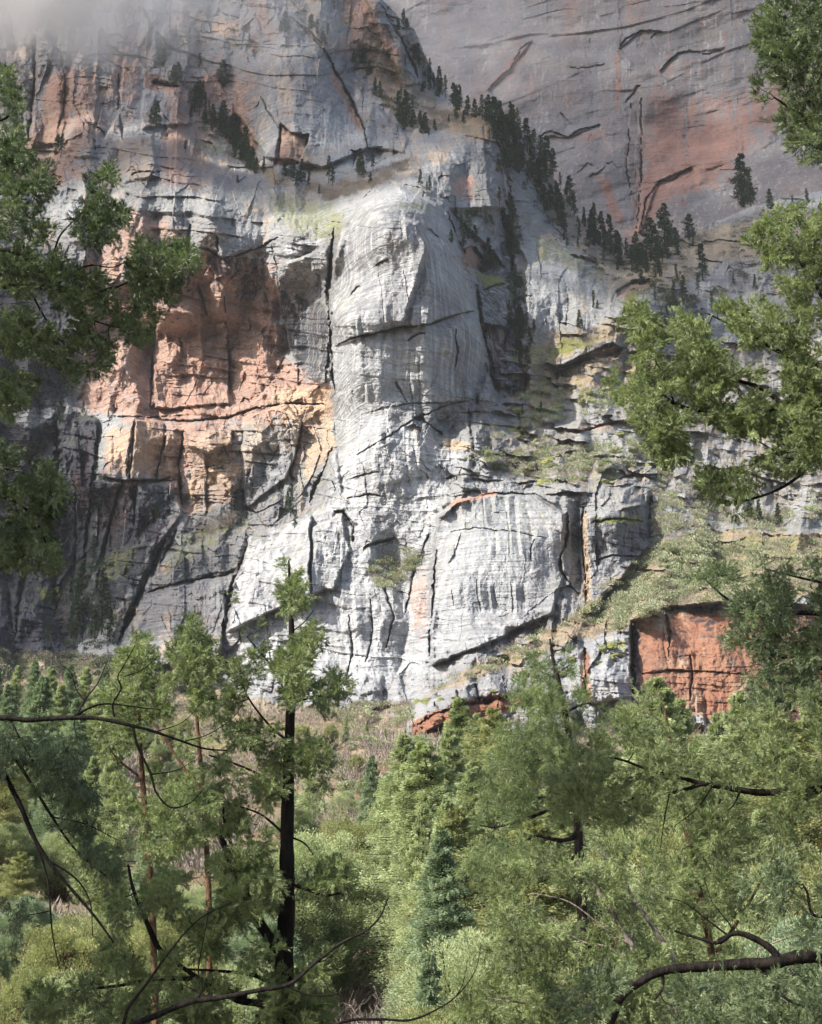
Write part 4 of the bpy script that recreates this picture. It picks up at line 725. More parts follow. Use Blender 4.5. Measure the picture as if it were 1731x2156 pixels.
J('hanging_bough', 'bare dark limb with weeping twigs and hanging foliage at the left edge', 'tree branch', 16, 9, .5,
  [([(-60, 1512), (20, 1512), (60, 1516), (130, 1512), (200, 1512), (260, 1524), (310, 1536), (370, 1556), (430, 1576), (480, 1580)], 13, 3), ([(150, 1512), (172, 1498), (205, 1484), (240, 1482), (300, 1490), (340, 1494)], 7, 2), ([(240, 1510), (238, 1482), (255, 1450), (248, 1425), (262, 1400), (285, 1358)], 6, 2),
   ([(160, 1510), (178, 1475), (205, 1440), (225, 1395)], 6, 1.5), ([(178, 1475), (160, 1450), (150, 1418), (130, 1400)], 4, 1.5), ([(262, 1424), (300, 1410), (335, 1380)], 3, 1.2), ([(390, 1560), (440, 1545), (500, 1500), (530, 1420)], 3, 1.2), ([(330, 1540), (385, 1520), (425, 1478)], 3, 1.2),
   ([(280, 1528), (290, 1570), (318, 1630), (330, 1670), (360, 1700), (400, 1690), (430, 1660)], 7, 2), ([(318, 1630), (370, 1622), (410, 1600)], 4, 1.2), ([(-60, 1560), (0, 1620), (40, 1690), (70, 1760), (100, 1810), (140, 1860), (200, 1930), (240, 1985)], 13, 4), ([(-60, 1530), (10, 1570), (60, 1640), (110, 1720), (160, 1790), (230, 1850)], 9, 3),
   ([(70, 1760), (100, 1850), (110, 1960), (125, 2040)], 6, 2), ([(20, 1510), (50, 1570), (80, 1620), (110, 1680)], 5, 2), ([(100, 1810), (160, 1850), (190, 1900), (195, 1970)], 5, 2), ([(110, 1720), (180, 1735), (250, 1770)], 4, 1.5)],
  [[(-60, 1530), (20, 1525), (60, 1560), (140, 1530), (190, 1590), (200, 1650), (185, 1700), (220, 1720), (250, 1790), (240, 1850), (190, 1830), (170, 1740), (100, 1700), (60, 1640), (-60, 1620)], [(-60, 1850), (20, 1850), (60, 1880), (40, 1950), (20, 2050), (-60, 2080)]], 19, L_DARK, K_DARK, (.042, .0062), 8, 26, droop=.8, wood='limb', holes=.33)
J('bare_branch', 'thin bare dark branch curving up to the right across the bottom of the photo', 'tree branch', 17, 7.5, .2,
  [([(200, 2220), (270, 2165), (330, 2138), (400, 2110), (470, 2100), (540, 2086), (610, 2072), (660, 2030), (720, 1985), (770, 1960), (800, 1930), (818, 1890)], 15, 2.5), ([(260, 2160), (272, 2120), (310, 2070), (360, 2000), (420, 1935), (500, 1895)], 8, 2), ([(610, 2078), (650, 2095), (710, 2092), (760, 2060)], 5, 1.5), ([(415, 2105), (425, 2080), (418, 2040), (430, 1970), (440, 1920)], 5, 1.5), ([(440, 2100), (400, 2080), (380, 2070)], 4, 1.5), ([(660, 2030), (700, 2010), (760, 1935)], 3, 1)],
  [[(395, 1930), (420, 1925), (430, 1940), (410, 1945)]], 16, L_DARK, K_DARK, (.03, .005), 3, 10, wood='limb')
J('bare_twig', 'bare twig arching up at the bottom edge right of the leaf-strewn gully', 'tree branch', 18, 7.5, .2,
  [([(640, 2200), (720, 2152), (800, 2146), (860, 2148), (910, 2130), (960, 2098), (1000, 2045), (1013, 1990)], 8, 1.5), ([(960, 2098), (975, 2070), (985, 2020)], 3, 1), ([(800, 2146), (815, 2180), (835, 2220)], 4, 2)],
  [[(1000, 1985), (1020, 1985), (1018, 2010), (1004, 2010)]], 14, L_DARK, K_DARK, (.03, .005), 3, 8, wood='limb')
J('juniper_limb', 'thick dark juniper limb with a bleached streak crossing the bottom right', 'tree branch', 19, 9, .9,
  [([(1820, 2008), (1740, 2012), (1680, 2015), (1620, 2028), (1560, 2030), (1500, 2034), (1440, 2038), (1390, 2046), (1345, 2070), (1310, 2100), (1290, 2150), (1260, 2220)], 31, 9), ([(1640, 2020), (1620, 1995), (1580, 1972), (1545, 1965), (1510, 1985), (1470, 1975), (1420, 1960)], 17, 4), ([(1395, 2046), (1395, 2080), (1378, 2105)], 8, 4),
   ([(1510, 1980), (1540, 1955), (1500, 1900), (1480, 1840)], 4, 1.5), ([(1530, 1968), (1480, 1930), (1440, 1900), (1400, 1890)], 5, 2), ([(1820, 1900), (1720, 1930), (1700, 1880), (1690, 1860)], 9, 3), ([(1600, 2030), (1640, 2090), (1700, 2120), (1800, 2110)], 8, 4)],
  [[(1250, 2060), (1330, 2050), (1300, 2120), (1260, 2156), (1190, 2190), (1180, 2100)], [(1560, 1850), (1640, 1820), (1800, 1780), (1800, 2000), (1700, 1990), (1620, 1960)], [(1420, 2070), (1560, 2060), (1800, 2060), (1800, 2200), (1420, 2200)]], 22, L_DARK, K_DARK, (.040, .0072), 9, 28, wood='limb', holes=.30)
J('upper_juniper_limb', 'long level dark limb with drooping juniper sprays above the lower right thicket', 'tree branch', 20, 10.5, .9,
  [([(1820, 1655), (1700, 1664), (1640, 1668), (1590, 1668), (1530, 1658), (1480, 1650), (1430, 1637), (1400, 1640)], 20, 6), ([(1480, 1650), (1420, 1668), (1360, 1672), (1310, 1690), (1280, 1700)], 9, 3), ([(1430, 1637), (1370, 1622), (1310, 1600), (1260, 1590)], 8, 3), ([(1410, 1670), (1400, 1720), (1390, 1790)], 4, 1.5), ([(1500, 1655), (1470, 1700), (1420, 1740)], 4, 1.5), ([(1560, 1665), (1540, 1700), (1500, 1730)], 5, 2), ([(1500, 1652), (1490, 1610), (1470, 1580)], 4, 2)],
  [[(1245, 1560), (1330, 1500), (1370, 1560), (1450, 1590), (1540, 1580), (1600, 1640), (1500, 1640), (1420, 1620), (1400, 1660), (1340, 1720), (1250, 1760), (1170, 1720), (1160, 1650)], [(1560, 1500), (1640, 1470), (1800, 1440), (1800, 1860), (1700, 1840), (1620, 1760), (1640, 1650), (1580, 1600)], [(1440, 1700), (1530, 1720), (1560, 1800), (1480, 1790)]], 21, L_JUN, K_DARK, (.042, .0076), 9, 30, wood='limb', holes=.26)
J('tall_juniper', 'tall dark juniper with one straight black trunk and ragged crown left of centre', 'tree', 21, 15, 1.1,
  [([(606, 2260), (603, 2150), (598, 2040), (604, 1900), (604, 1780), (607, 1650), (610, 1540), (613, 1440), (614, 1330), (611, 1250), (608, 1180)], 46, 4), ([(600, 2020), (575, 1985), (545, 1940), (515, 1880), (492, 1830), (478, 1790)], 26, 14), ([(478, 1790), (455, 1745), (440, 1700), (430, 1660)], 14, 6), ([(530, 1900), (505, 1830), (475, 1740), (470, 1700)], 9, 4),
   ([(600, 2190), (560, 2120), (500, 2105), (430, 2065), (340, 2060), (250, 2075), (160, 2085)], 18, 4), ([(604, 2090), (540, 2055), (470, 2045), (380, 2040)], 10, 4), ([(604, 1690), (560, 1640), (500, 1610), (440, 1590)], 7, 3), ([(606, 1560), (570, 1530), (530, 1480), (510, 1440)], 6, 3), ([(612, 1440), (580, 1410), (545, 1370), (520, 1340)], 5, 3), ([(613, 1480), (650, 1470), (700, 1455), (740, 1420)], 6, 3), ([(604, 1860), (640, 1870), (680, 1885), (720, 1880)], 9, 4), ([(606, 1760), (640, 1775), (660, 1800)], 5, 2),
   ([(602, 1760), (570, 1730), (540, 1710), (480, 1690)], 6, 3), ([(606, 1600), (650, 1590), (700, 1560)], 4, 2), ([(330, 1990), (300, 1920), (280, 1870), (270, 1820)], 12, 5), ([(520, 2100), (420, 2060), (350, 2010), (330, 1990)], 9, 9), ([(614, 1330), (640, 1310), (660, 1285)], 4, 2), ([(600, 2120), (640, 2070), (680, 2050)], 5, 2)],
  [[(604, 1162), (622, 1220), (645, 1290), (665, 1400), (612, 1460), (555, 1400), (580, 1290), (592, 1220)], [(606, 1160), (622, 1200), (648, 1240), (640, 1300), (668, 1330), (690, 1370), (690, 1420), (745, 1420), (740, 1470), (690, 1495), (640, 1460), (618, 1500), (590, 1480), (575, 1420), (590, 1360), (565, 1300), (590, 1240)], [(500, 1250), (530, 1270), (545, 1330), (580, 1400), (600, 1500), (600, 1640), (560, 1720), (470, 1760), (410, 1720), (440, 1620), (480, 1560), (470, 1470), (490, 1400), (480, 1330)],
   [(620, 1530), (680, 1540), (705, 1580), (680, 1620), (690, 1660), (630, 1650)], [(630, 1820), (700, 1800), (742, 1840), (735, 1880), (690, 1890), (640, 1880)], [(620, 1960), (680, 1980), (700, 2040), (670, 2080), (620, 2060)], [(620, 2090), (690, 2100), (720, 2156), (620, 2190)],
   [(230, 1890), (320, 1820), (400, 1850), (470, 1800), (560, 1760), (600, 1860), (590, 1960), (600, 2190), (60, 2190), (60, 2100), (120, 2040), (200, 2060), (240, 1980)]], 17, L_JUN, K_DARK, (.058, .0105), 8, 28, holes=.34, jit=1.1)
J('slender_juniper', 'slender juniper with a reddish trunk standing left of the tall dark one', 'tree', 22, 18, 1.0,
  [([(440, 2250), (440, 1900), (425, 1640), (418, 1560), (410, 1450), (404, 1380), (402, 1320)], 14, 3), ([(440, 1680), (390, 1620), (350, 1560), (320, 1520)], 8, 3), ([(412, 1470), (440, 1440), (460, 1410)], 4, 2), ([(410, 1450), (375, 1420), (355, 1390)], 4, 2)],
  [[(400, 1295), (420, 1340), (455, 1360), (460, 1440), (480, 1500), (450, 1560), (420, 1540), (395, 1600), (370, 1540), (350, 1450), (340, 1400), (370, 1360)], [(430, 1620), (470, 1640), (440, 1760), (350, 1800), (330, 1700), (380, 1640)]], 15, L_JUN, K_RED, (.062, .012), 8, 28, holes=.30, jit=1.1)
J('pointed_juniper', 'pointed yellow-green juniper rising in front of the dark cleft, left', 'tree', 23, 20, 1.3,
  [([(330, 2250), (320, 1900), (300, 1640), (292, 1500), (288, 1400), (286, 1330)], 16, 3), ([(300, 1640), (250, 1600), (220, 1560)], 6, 2), ([(292, 1520), (335, 1500), (350, 1470)], 5, 2)],
  [[(284, 1310), (310, 1350), (330, 1400), (350, 1460), (360, 1530), (330, 1600), (370, 1680), (360, 1800), (270, 1830), (240, 1740), (250, 1640), (200, 1560), (200, 1480), (240, 1430), (255, 1370)], [(150, 1760), (240, 1740), (300, 1830), (240, 1930), (160, 1880)]], 15, L_JUN, K_RED, (.068, .014), 8, 28, holes=.26, jit=1.1)
J('ponderosa_pine', 'long-needled pine with tufted dark crown right of centre', 'tree', 24, 30, 2.2,
  [([(1235, 2100), (1222, 1850), (1214, 1680), (1200, 1560), (1180, 1450), (1165, 1390), (1158, 1345)], 24, 4), ([(1216, 1640), (1180, 1610), (1140, 1600), (1105, 1605)], 12, 4), ([(1214, 1690), (1170, 1700), (1120, 1720), (1050, 1740), (1010, 1738)], 10, 3), ([(1217, 1760), (1180, 1770), (1130, 1760), (1095, 1780)], 11, 4), ([(1205, 1590), (1150, 1560), (1090, 1540)], 8, 3), ([(1190, 1500), (1140, 1480), (1090, 1450)], 7, 3), ([(1190, 1500), (1240, 1480), (1280, 1500)], 6, 3), ([(1175, 1430), (1130, 1410)], 5, 3), ([(1220, 1800), (1150, 1830), (1060, 1850), (1000, 1850)], 9, 3), ([(1216, 1660), (1150, 1680), (1080, 1670), (1040, 1650)], 8, 3), ([(1170, 1420), (1200, 1400)], 4, 2)],
  [[(1155, 1325), (1185, 1350), (1200, 1400), (1230, 1440), (1225, 1480), (1290, 1500), (1270, 1540), (1200, 1540), (1230, 1600), (1180, 1600), (1150, 1640), (1180, 1680), (1100, 1720), (1000, 1740), (1020, 1690), (1010, 1640), (1050, 1560), (1070, 1500), (1080, 1430), (1110, 1420), (1120, 1360)], [(980, 1790), (1080, 1770), (1160, 1790), (1110, 1850), (1060, 1890), (970, 1860)]], 20, L_PINE, K_DARK, (.17, .011), 7, 26, tuft=True, holes=.22)
J('leaning_juniper', 'leaning juniper with bare silvery inner stems in the lower right thicket', 'tree', 25, 15, 1.5,
  [([(1480, 2260), (1420, 2130), (1385, 2080), (1330, 1990), (1295, 1930), (1250, 1860), (1215, 1815)], 20, 6), ([(1500, 2250), (1470, 2120), (1400, 1990), (1340, 1900), (1290, 1820), (1260, 1790)], 13, 5), ([(1385, 2080), (1290, 2000), (1220, 1980), (1160, 1930)], 6, 3), ([(1330, 1990), (1280, 1960), (1200, 1900), (1120, 1880)], 5, 2), ([(1330, 1990), (1330, 1920), (1290, 1870)], 4, 2), ([(1480, 2200), (1300, 2150), (1150, 2120), (1020, 2100)], 9, 3)],
  [[(1060, 1850), (1110, 1790), (1200, 1780), (1240, 1830), (1320, 1850), (1340, 1960), (1440, 2060), (1440, 2200), (940, 2200), (980, 2110), (1040, 2060), (1040, 1950)], [(1250, 1760), (1350, 1740), (1420, 1830), (1360, 1900), (1290, 1840)]], 19, L_JUN, K_GREY, (.060, .011), 9, 26, holes=.27)
J('forked_juniper', 'juniper with a reddish upright trunk behind the level limb, lower right', 'tree', 26, 19, 1.6,
  [([(1530, 2250), (1510, 2130), (1500, 2020), (1478, 1900), (1455, 1790), (1432, 1690), (1415, 1600), (1405, 1520), (1385, 1450)], 20, 3), ([(1455, 1790), (1500, 1720), (1530, 1660), (1580, 1600)], 8, 3), ([(1478, 1900), (1420, 1850), (1380, 1800)], 7, 3), ([(1500, 2020), (1560, 1930), (1600, 1860), (1640, 1780)], 9, 3), ([(1405, 1540), (1370, 1500), (1340, 1490)], 5, 2), ([(1415, 1600), (1450, 1560), (1480, 1520)], 5, 2)],
  [[(1382, 1425), (1410, 1470), (1450, 1490), (1470, 1560), (1520, 1590), (1560, 1700), (1640, 1760), (1640, 1880), (1560, 1950), (1580, 2190), (1400, 2190), (1420, 2050), (1350, 1900), (1380, 1760), (1340, 1640), (1300, 1560), (1330, 1480)]], 19, L_JUN, K_RED, (.068, .013), 9, 26, holes=.27)
# ------------------------------------------------------------------ woods in the gully (each tree on the ground where it stands)
def plant(proto, H0, px, top, Y, name, label, cat, group=None, wk=1.0, rot=None):
    p = at(px, top, Y); z = float(hgt(p[0], p[1])); Hh = p[2] - z
    s = Hh / H0; return dup(proto, (p[0], p[1], z - .15), rot if rot is not None else (px * 1.7) % 6.28, (s * wk, s * wk, s), name, label, cat, group)
cA = conifer(101, 20, 3.9, L_LIT, K_DARK, 300, 330, .20, .22, .08, .75); cB = conifer(102, 20, 3.4, L_LIT, K_DARK, 280, 340, .20, .3, .05, .8, .35); cC = conifer(103, 20, 3.3, L_BLUE, K_DARK, 300, 320, .19, .3, .03, .8, .2); cD = conifer(104, 20, 4.3, L_YEL, K_RED, 280, 340, .20, .15, .05, .7, .4)
for a in [(cA, 850, 1545, 92, 'narrow bright fir, leftmost of the tall sunlit firs in the gully', 1.0), (cB, 968, 1468, 118, 'bright fir with its tip against the broken red ledge', 1.1), (cA, 895, 1560, 72, 'tallest bright fir with its dark trunk showing, centre of the gully', 1.2),
          (cD, 1035, 1490, 108, 'bright bushy fir just left of the long-needled pine', 1.0), (cB, 932, 1590, 86, 'bright fir directly right of the tallest one', 1.1), (cD, 1088, 1540, 96, 'olive fir half behind the long-needled pine', 1.1), (cC, 783, 1588, 120, 'small blue-green fir standing alone by the bare brush', .8),
          (cC, 930, 1745, 56, 'blue-green fir in the lower middle beside the leaf-strewn gully', 1.1), (cB, 990, 1715, 64, 'dense fir behind the blue-green one, lower middle', 1.3), (cA, 1040, 1640, 78, 'fir in shade under the long-needled pine', 1.2), (cD, 1120, 1720, 60, 'olive tree filling the gap below the pine', 1.4), (cC, 905, 2000, 40, 'small young blue-green fir at the bottom of the gully', .9),
          (cB, 1385, 1425, 84, 'pale fir in front of the red wall', 1.2), (cA, 1555, 1455, 92, 'fir standing right of centre of the red wall foot', 1.1), (cD, 1470, 1560, 76, 'olive fir between the two firs under the red wall', 1.3), (cD, 1660, 1520, 80, 'olive fir at the right edge under the red wall', 1.3),
          (cC, 92, 1425, 130, 'blue-green fir at the foot of the dark pillars, far left', 1.0), (cA, 245, 1555, 105, 'fir on the tan hillside left of the slender juniper', .8), (cC, 335, 1690, 90, 'blue-green fir behind the left junipers', 1.2), (cD, 45, 1790, 88, 'olive fir low on the left edge', 1.3), (cA, 1290, 1640, 85, 'fir seen through the thicket right of the pine', 1.2), (cB, 1600, 1700, 70, 'fir deep in the right thicket', 1.3), (cA, 810, 1640, 100, 'slim bright fir left of the sunlit group', .9), (cB, 1180, 1560, 90, 'bright fir hidden behind the long-needled pine', 1.1),
          (cA, 880, 1600, 96, 'slim bright fir tucked behind the tallest bright fir', .8), (cB, 1005, 1500, 125, 'slender pale fir between the fir at the ledge and the bushy one', .8), (cA, 945, 1535, 104, 'pale fir just left of the fir at the broken red ledge', .9), (cD, 1060, 1530, 84, 'pale bushy fir touching the pine on its left side', 1.0), (cA, 890, 1690, 66, 'pale fir in front, lower left of the sunlit group', .75), (cB, 1100, 1620, 74, 'pale fir under the left limbs of the pine', 1.1),
          (cB, 940, 1680, 62, 'pale fir standing before the tallest fir', 1.0), (cA, 1000, 1600, 80, 'broad pale fir in the middle of the sunlit group', 1.1), (cD, 960, 1690, 62, 'olive fir right behind the blue-green one', 1.0),
          (cC, 20, 1440, 170, 'blue-green fir on the left edge below the dark pillars', .9), (cC, 60, 1470, 150, 'blue-green fir second from the left edge', .9), (cB, 130, 1440, 165, 'dull green fir below the dark cleft, left', .9), (cC, 165, 1470, 140, 'blue-green fir right of the dull green one, left', 1.0), (cA, 205, 1450, 170, 'small green fir beside the pointed juniper', .9), (cD, 20, 1560, 120, 'olive fir behind the bare limb at the left edge', 1.2), (cC, 120, 1560, 115, 'blue-green fir seen above the bare limb, left', 1.1), (cB, 200, 1590, 120, 'green fir left of the pointed juniper, lower', 1.1),
          (cC, -5, 1395, 210, 'tall blue-green fir at the very left edge below the pillars', .8), (cB, 38, 1400, 230, 'green fir below the dark pillars, close to the left edge', .8), (cC, 75, 1388, 215, 'blue-green fir at the cliff foot left of the dark cleft', .8), (cA, 110, 1402, 225, 'slim green fir at the cliff foot left of the dark cleft', .8), (cC, 150, 1398, 205, 'blue-green fir at the cliff foot under the dark cleft', .9), (cB, 182, 1405, 215, 'green fir at the cliff foot right of the dark cleft', .9), (cC, 222, 1402, 220, 'blue-green fir at the cliff foot left of the pointed juniper', .8),
          (cB, 1430, 1470, 95, 'pale fir second from the left under the red wall', 1.0), (cA, 1510, 1500, 100, 'slim pale fir under the middle of the red wall', .9), (cC, 1610, 1480, 105, 'blue-green fir under the right part of the red wall', 1.0), (cB, 1700, 1480, 100, 'green fir near the right edge under the red wall', 1.1), (cA, 1330, 1500, 100, 'pale fir under the left end of the red wall', .9), (cB, 1270, 1540, 100, 'green fir just right of the pine crown', 1.0)]:
    pr, px, top, Y, lb, wk = a; plant(pr, 20, px, top, Y, 'fir_tree', lb, 'tree', 'firs in the gully', wk * 1.25)
bA = bushy(201, 7, 2.9, L_YEL, K_RED, 190, 420, .11); bB = bushy(202, 7, 3.2, L_LIT, K_RED, 190, 420, .11); bC = bushy(203, 7, 2.6, L_BLUE, K_GREY, 190, 420, .11); bD = bushy(204, 7, 3.0, L_JUN, K_RED, 190, 420, .11)
bl_ = [(bA, 735, 1700, 100, 'sunlit olive juniper right of the black trunk at mid height'), (bB, 665, 1730, 76, 'bright juniper close behind the black trunk'), (bA, 705, 1760, 82, 'rounded olive juniper left of the bare grey brush'), (bD, 600, 1800, 70, 'darker juniper under the sunlit pair behind the black trunk'),
       (bC, 60, 1870, 72, 'blue-grey juniper on the left edge below the hanging bough'), (bA, 150, 1900, 66, 'yellow-green juniper in the lower left'), (bB, 240, 1880, 74, 'bright juniper behind the leaning stem, lower left'), (bA, 330, 1890, 70, 'olive juniper behind the forked stem, lower left'), (bB, 420, 1850, 82, 'bright juniper seen through the tall juniper'), (bC, 500, 1850, 78, 'pale blue-green juniper seen left of the black trunk'),
       (bA, 70, 2010, 56, 'yellow-green juniper in the bottom left corner'), (bB, 180, 2030, 54, 'bright juniper at the bottom left'), (bD, 300, 2010, 56, 'green juniper near the bottom left under the crossing limb'), (bA, 390, 1960, 62, 'olive juniper behind the bare crossing branch'), (bC, 555, 1910, 66, 'pale juniper just left of the black trunk, low down'), (bB, 540, 2010, 56, 'juniper right at the foot of the black trunk'),
       (bC, 620, 1760, 92, 'small pale juniper behind the black trunk'), (bA, 530, 1760, 96, 'distant olive juniper behind the tall juniper'), (bD, 20, 1720, 105, 'dark juniper on the left hillside edge'), (bB, 130, 1740, 108, 'small bright juniper on the left hillside'), (bB, 1010, 1930, 50, 'bright juniper right of the blue-green fir, lower middle'), (bA, 1080, 1900, 54, 'yellow-green juniper at the left side of the right thicket'),
       (bB, 1240, 1790, 62, 'bright juniper glimpsed behind silvery stems'), (bA, 1350, 1700, 72, 'olive juniper glimpsed under the level limb'), (bD, 1460, 1800, 58, 'green juniper in the middle of the right thicket'), (bB, 1560, 1850, 56, 'bright juniper glimpsed above the thick limb'), (bA, 1660, 1750, 64, 'olive juniper near the right edge of the thicket'), (bC, 1700, 1900, 52, 'pale juniper at the right edge above the thick limb'),
       (bA, 1230, 2000, 46, 'yellow-green juniper low in the right thicket'), (bB, 1360, 2060, 42, 'bright juniper beneath the thick limb'), (bD, 1600, 2060, 44, 'green juniper in the bottom right corner'), (bA, 930, 2080, 38, 'small juniper at the bottom right of the gully'), (bB, 480, 2040, 50, 'juniper at the bottom under the tall juniper')]
for pr, px, top, Y, lb in bl_: plant(pr, 7, px, top, Y, 'juniper_tree', lb, 'tree', 'junipers in the gully', 1.05)
rs = np.random.RandomState(91); hl = []
for i in range(84):
    px = rs.choice([rs.uniform(-20, 420), rs.uniform(600, 900)], p=[.6, .4]); Y = rs.uniform(125, 330); x = (px - 865.5) / F * Y; s = rs.uniform(.45, 1.15); hl.append((px, x, Y, s))
for k, (px, x, Y, s) in enumerate(sorted(hl)):
    pr, kind = [(bA, 'round olive juniper'), (bB, 'round bright juniper'), (cB, 'slim fir'), (bD, 'dark round juniper')][k % 4]; s = s * (.8 if k % 4 != 2 else .45)
    dup(pr, (x, Y, float(hgt(x, Y)) - .1), k * 1.1, s, 'juniper_tree' if k % 4 != 2 else 'fir_tree', kind + (' on the far slope under the cliff' if Y > 240 else ' half way up the tan slope' if Y > 180 else ' low on the tan slope') + (', left side' if px < 500 else ', middle'), 'tree', 'small trees dotted over the tan slope')
def boulder(seed, mat):
    rs = np.random.RandomState(seed); bm_ = bmesh.new(); bmesh.ops.create_icosphere(bm_, subdivisions=4, radius=1)
    pl = nrm(rs.normal(size=(15, 3))); ds = rs.uniform(.5, .95, 15)
    for v in bm_.verts:
        p = np.array(v.co)
        for n_, d_ in zip(pl, ds):
            e_ = p @ n_ - d_
            if e_ > 0: p = p - n_ * e_ * .95
        v.co = p * (1 + .04 * math.sin(p[0] * 9 + seed) * math.cos(p[2] * 11)) * np.array([1.2, .9, .75])
    me = bpy.data.meshes.new('boulder'); bm_.to_mesh(me); bm_.free(); me.materials.append(mat); o = bpy.data.objects.new('boulder', me); COL.objects.link(o); return o
bo = [boulder(s, M_ROCK) for s in (601, 602, 603, 604)]; rs = np.random.RandomState(92); ground_b = []
for i in range(60): Y = rs.uniform(130, 320); px = rs.uniform(500, 1150); x = (px - 865.5) / F * Y; ground_b.append((px, (x, Y, float(hgt(x, Y)) + .1), rs.uniform(.5, 1.7), 'grey boulder among the brush on the slope under the cliff', 'boulders on the lower slope'))
for i in range(46): px, py = rs.uniform(1060, 1420), rs.uniform(800, 1020); ground_b.append((px, tuple(at(px, py, float(cliff_Y(px, py)) - .8)), rs.uniform(.8, 2.6), 'weathered grey block lying on the bench right of the tower', 'blocks on the bench'))
for i in range(24): px = rs.uniform(880, 1320); py = 1500 - (px - 870) * .27 + rs.uniform(-30, 6); ground_b.append((px, tuple(at(px, py, float(cliff_Y(px, py)) - .8)), rs.uniform(.6, 1.6), 'small broken block along the rim of the low ledge', 'blocks along the ledge rim'))
for px, loc_, s, lb, gr in ground_b: dup(bo[rs.randint(4)], loc_, rs.uniform(0, 6.28), (s * rs.uniform(.8, 1.4), s, s * rs.uniform(.6, 1.1)), 'boulder', lb, 'rock', gr)
# bare grey brush in the gully
sA, sB, sC = bare_shrub(301, 3, K_GREY, 22), bare_shrub(302, 3, K_GREY, 16), bare_shrub(303, 3, K_GREY, 12)
bs = [(740, 1590, 150, 6), (700, 1620, 140, 5), (760, 1660, 125, 5), (720, 1650, 130, 6), (800, 1800, 84, 5), (780, 1850, 80, 4), (765, 1960, 62, 2.5), (720, 1990, 58, 2.2), (830, 2010, 56, 3), (800, 2060, 50, 2.4), (850, 2080, 50, 2.4), (740, 2080, 48, 2), (700, 1500, 230, 7), (650, 1520, 230, 7), (800, 1500, 240, 7), (180, 1620, 150, 5), (220, 1660, 140, 4), (60, 1650, 150, 5), (690, 1900, 66, 2.5), (870, 1960, 60, 3), (835, 1930, 64, 3.5), (760, 1790, 90, 5), (120, 1580, 170, 5), (1480, 1480, 190, 8), (1500, 1500, 170, 7), (1620, 1500, 170, 7), (1440, 1490, 200, 8)]
for i, (px, py, Y, Hh) in enumerate(bs):
    p = at(px, py, Y); z = float(hgt(p[0], p[1])); dup((sA, sB, sC)[i % 3], (p[0], p[1], z - .05), i * 1.3, (Hh / 2.6,) * 3, 'bare_shrub', 'leafless grey-brown shrub standing in the dry gully and on the lower slope', 'shrub', 'leafless shrubs in the gully')

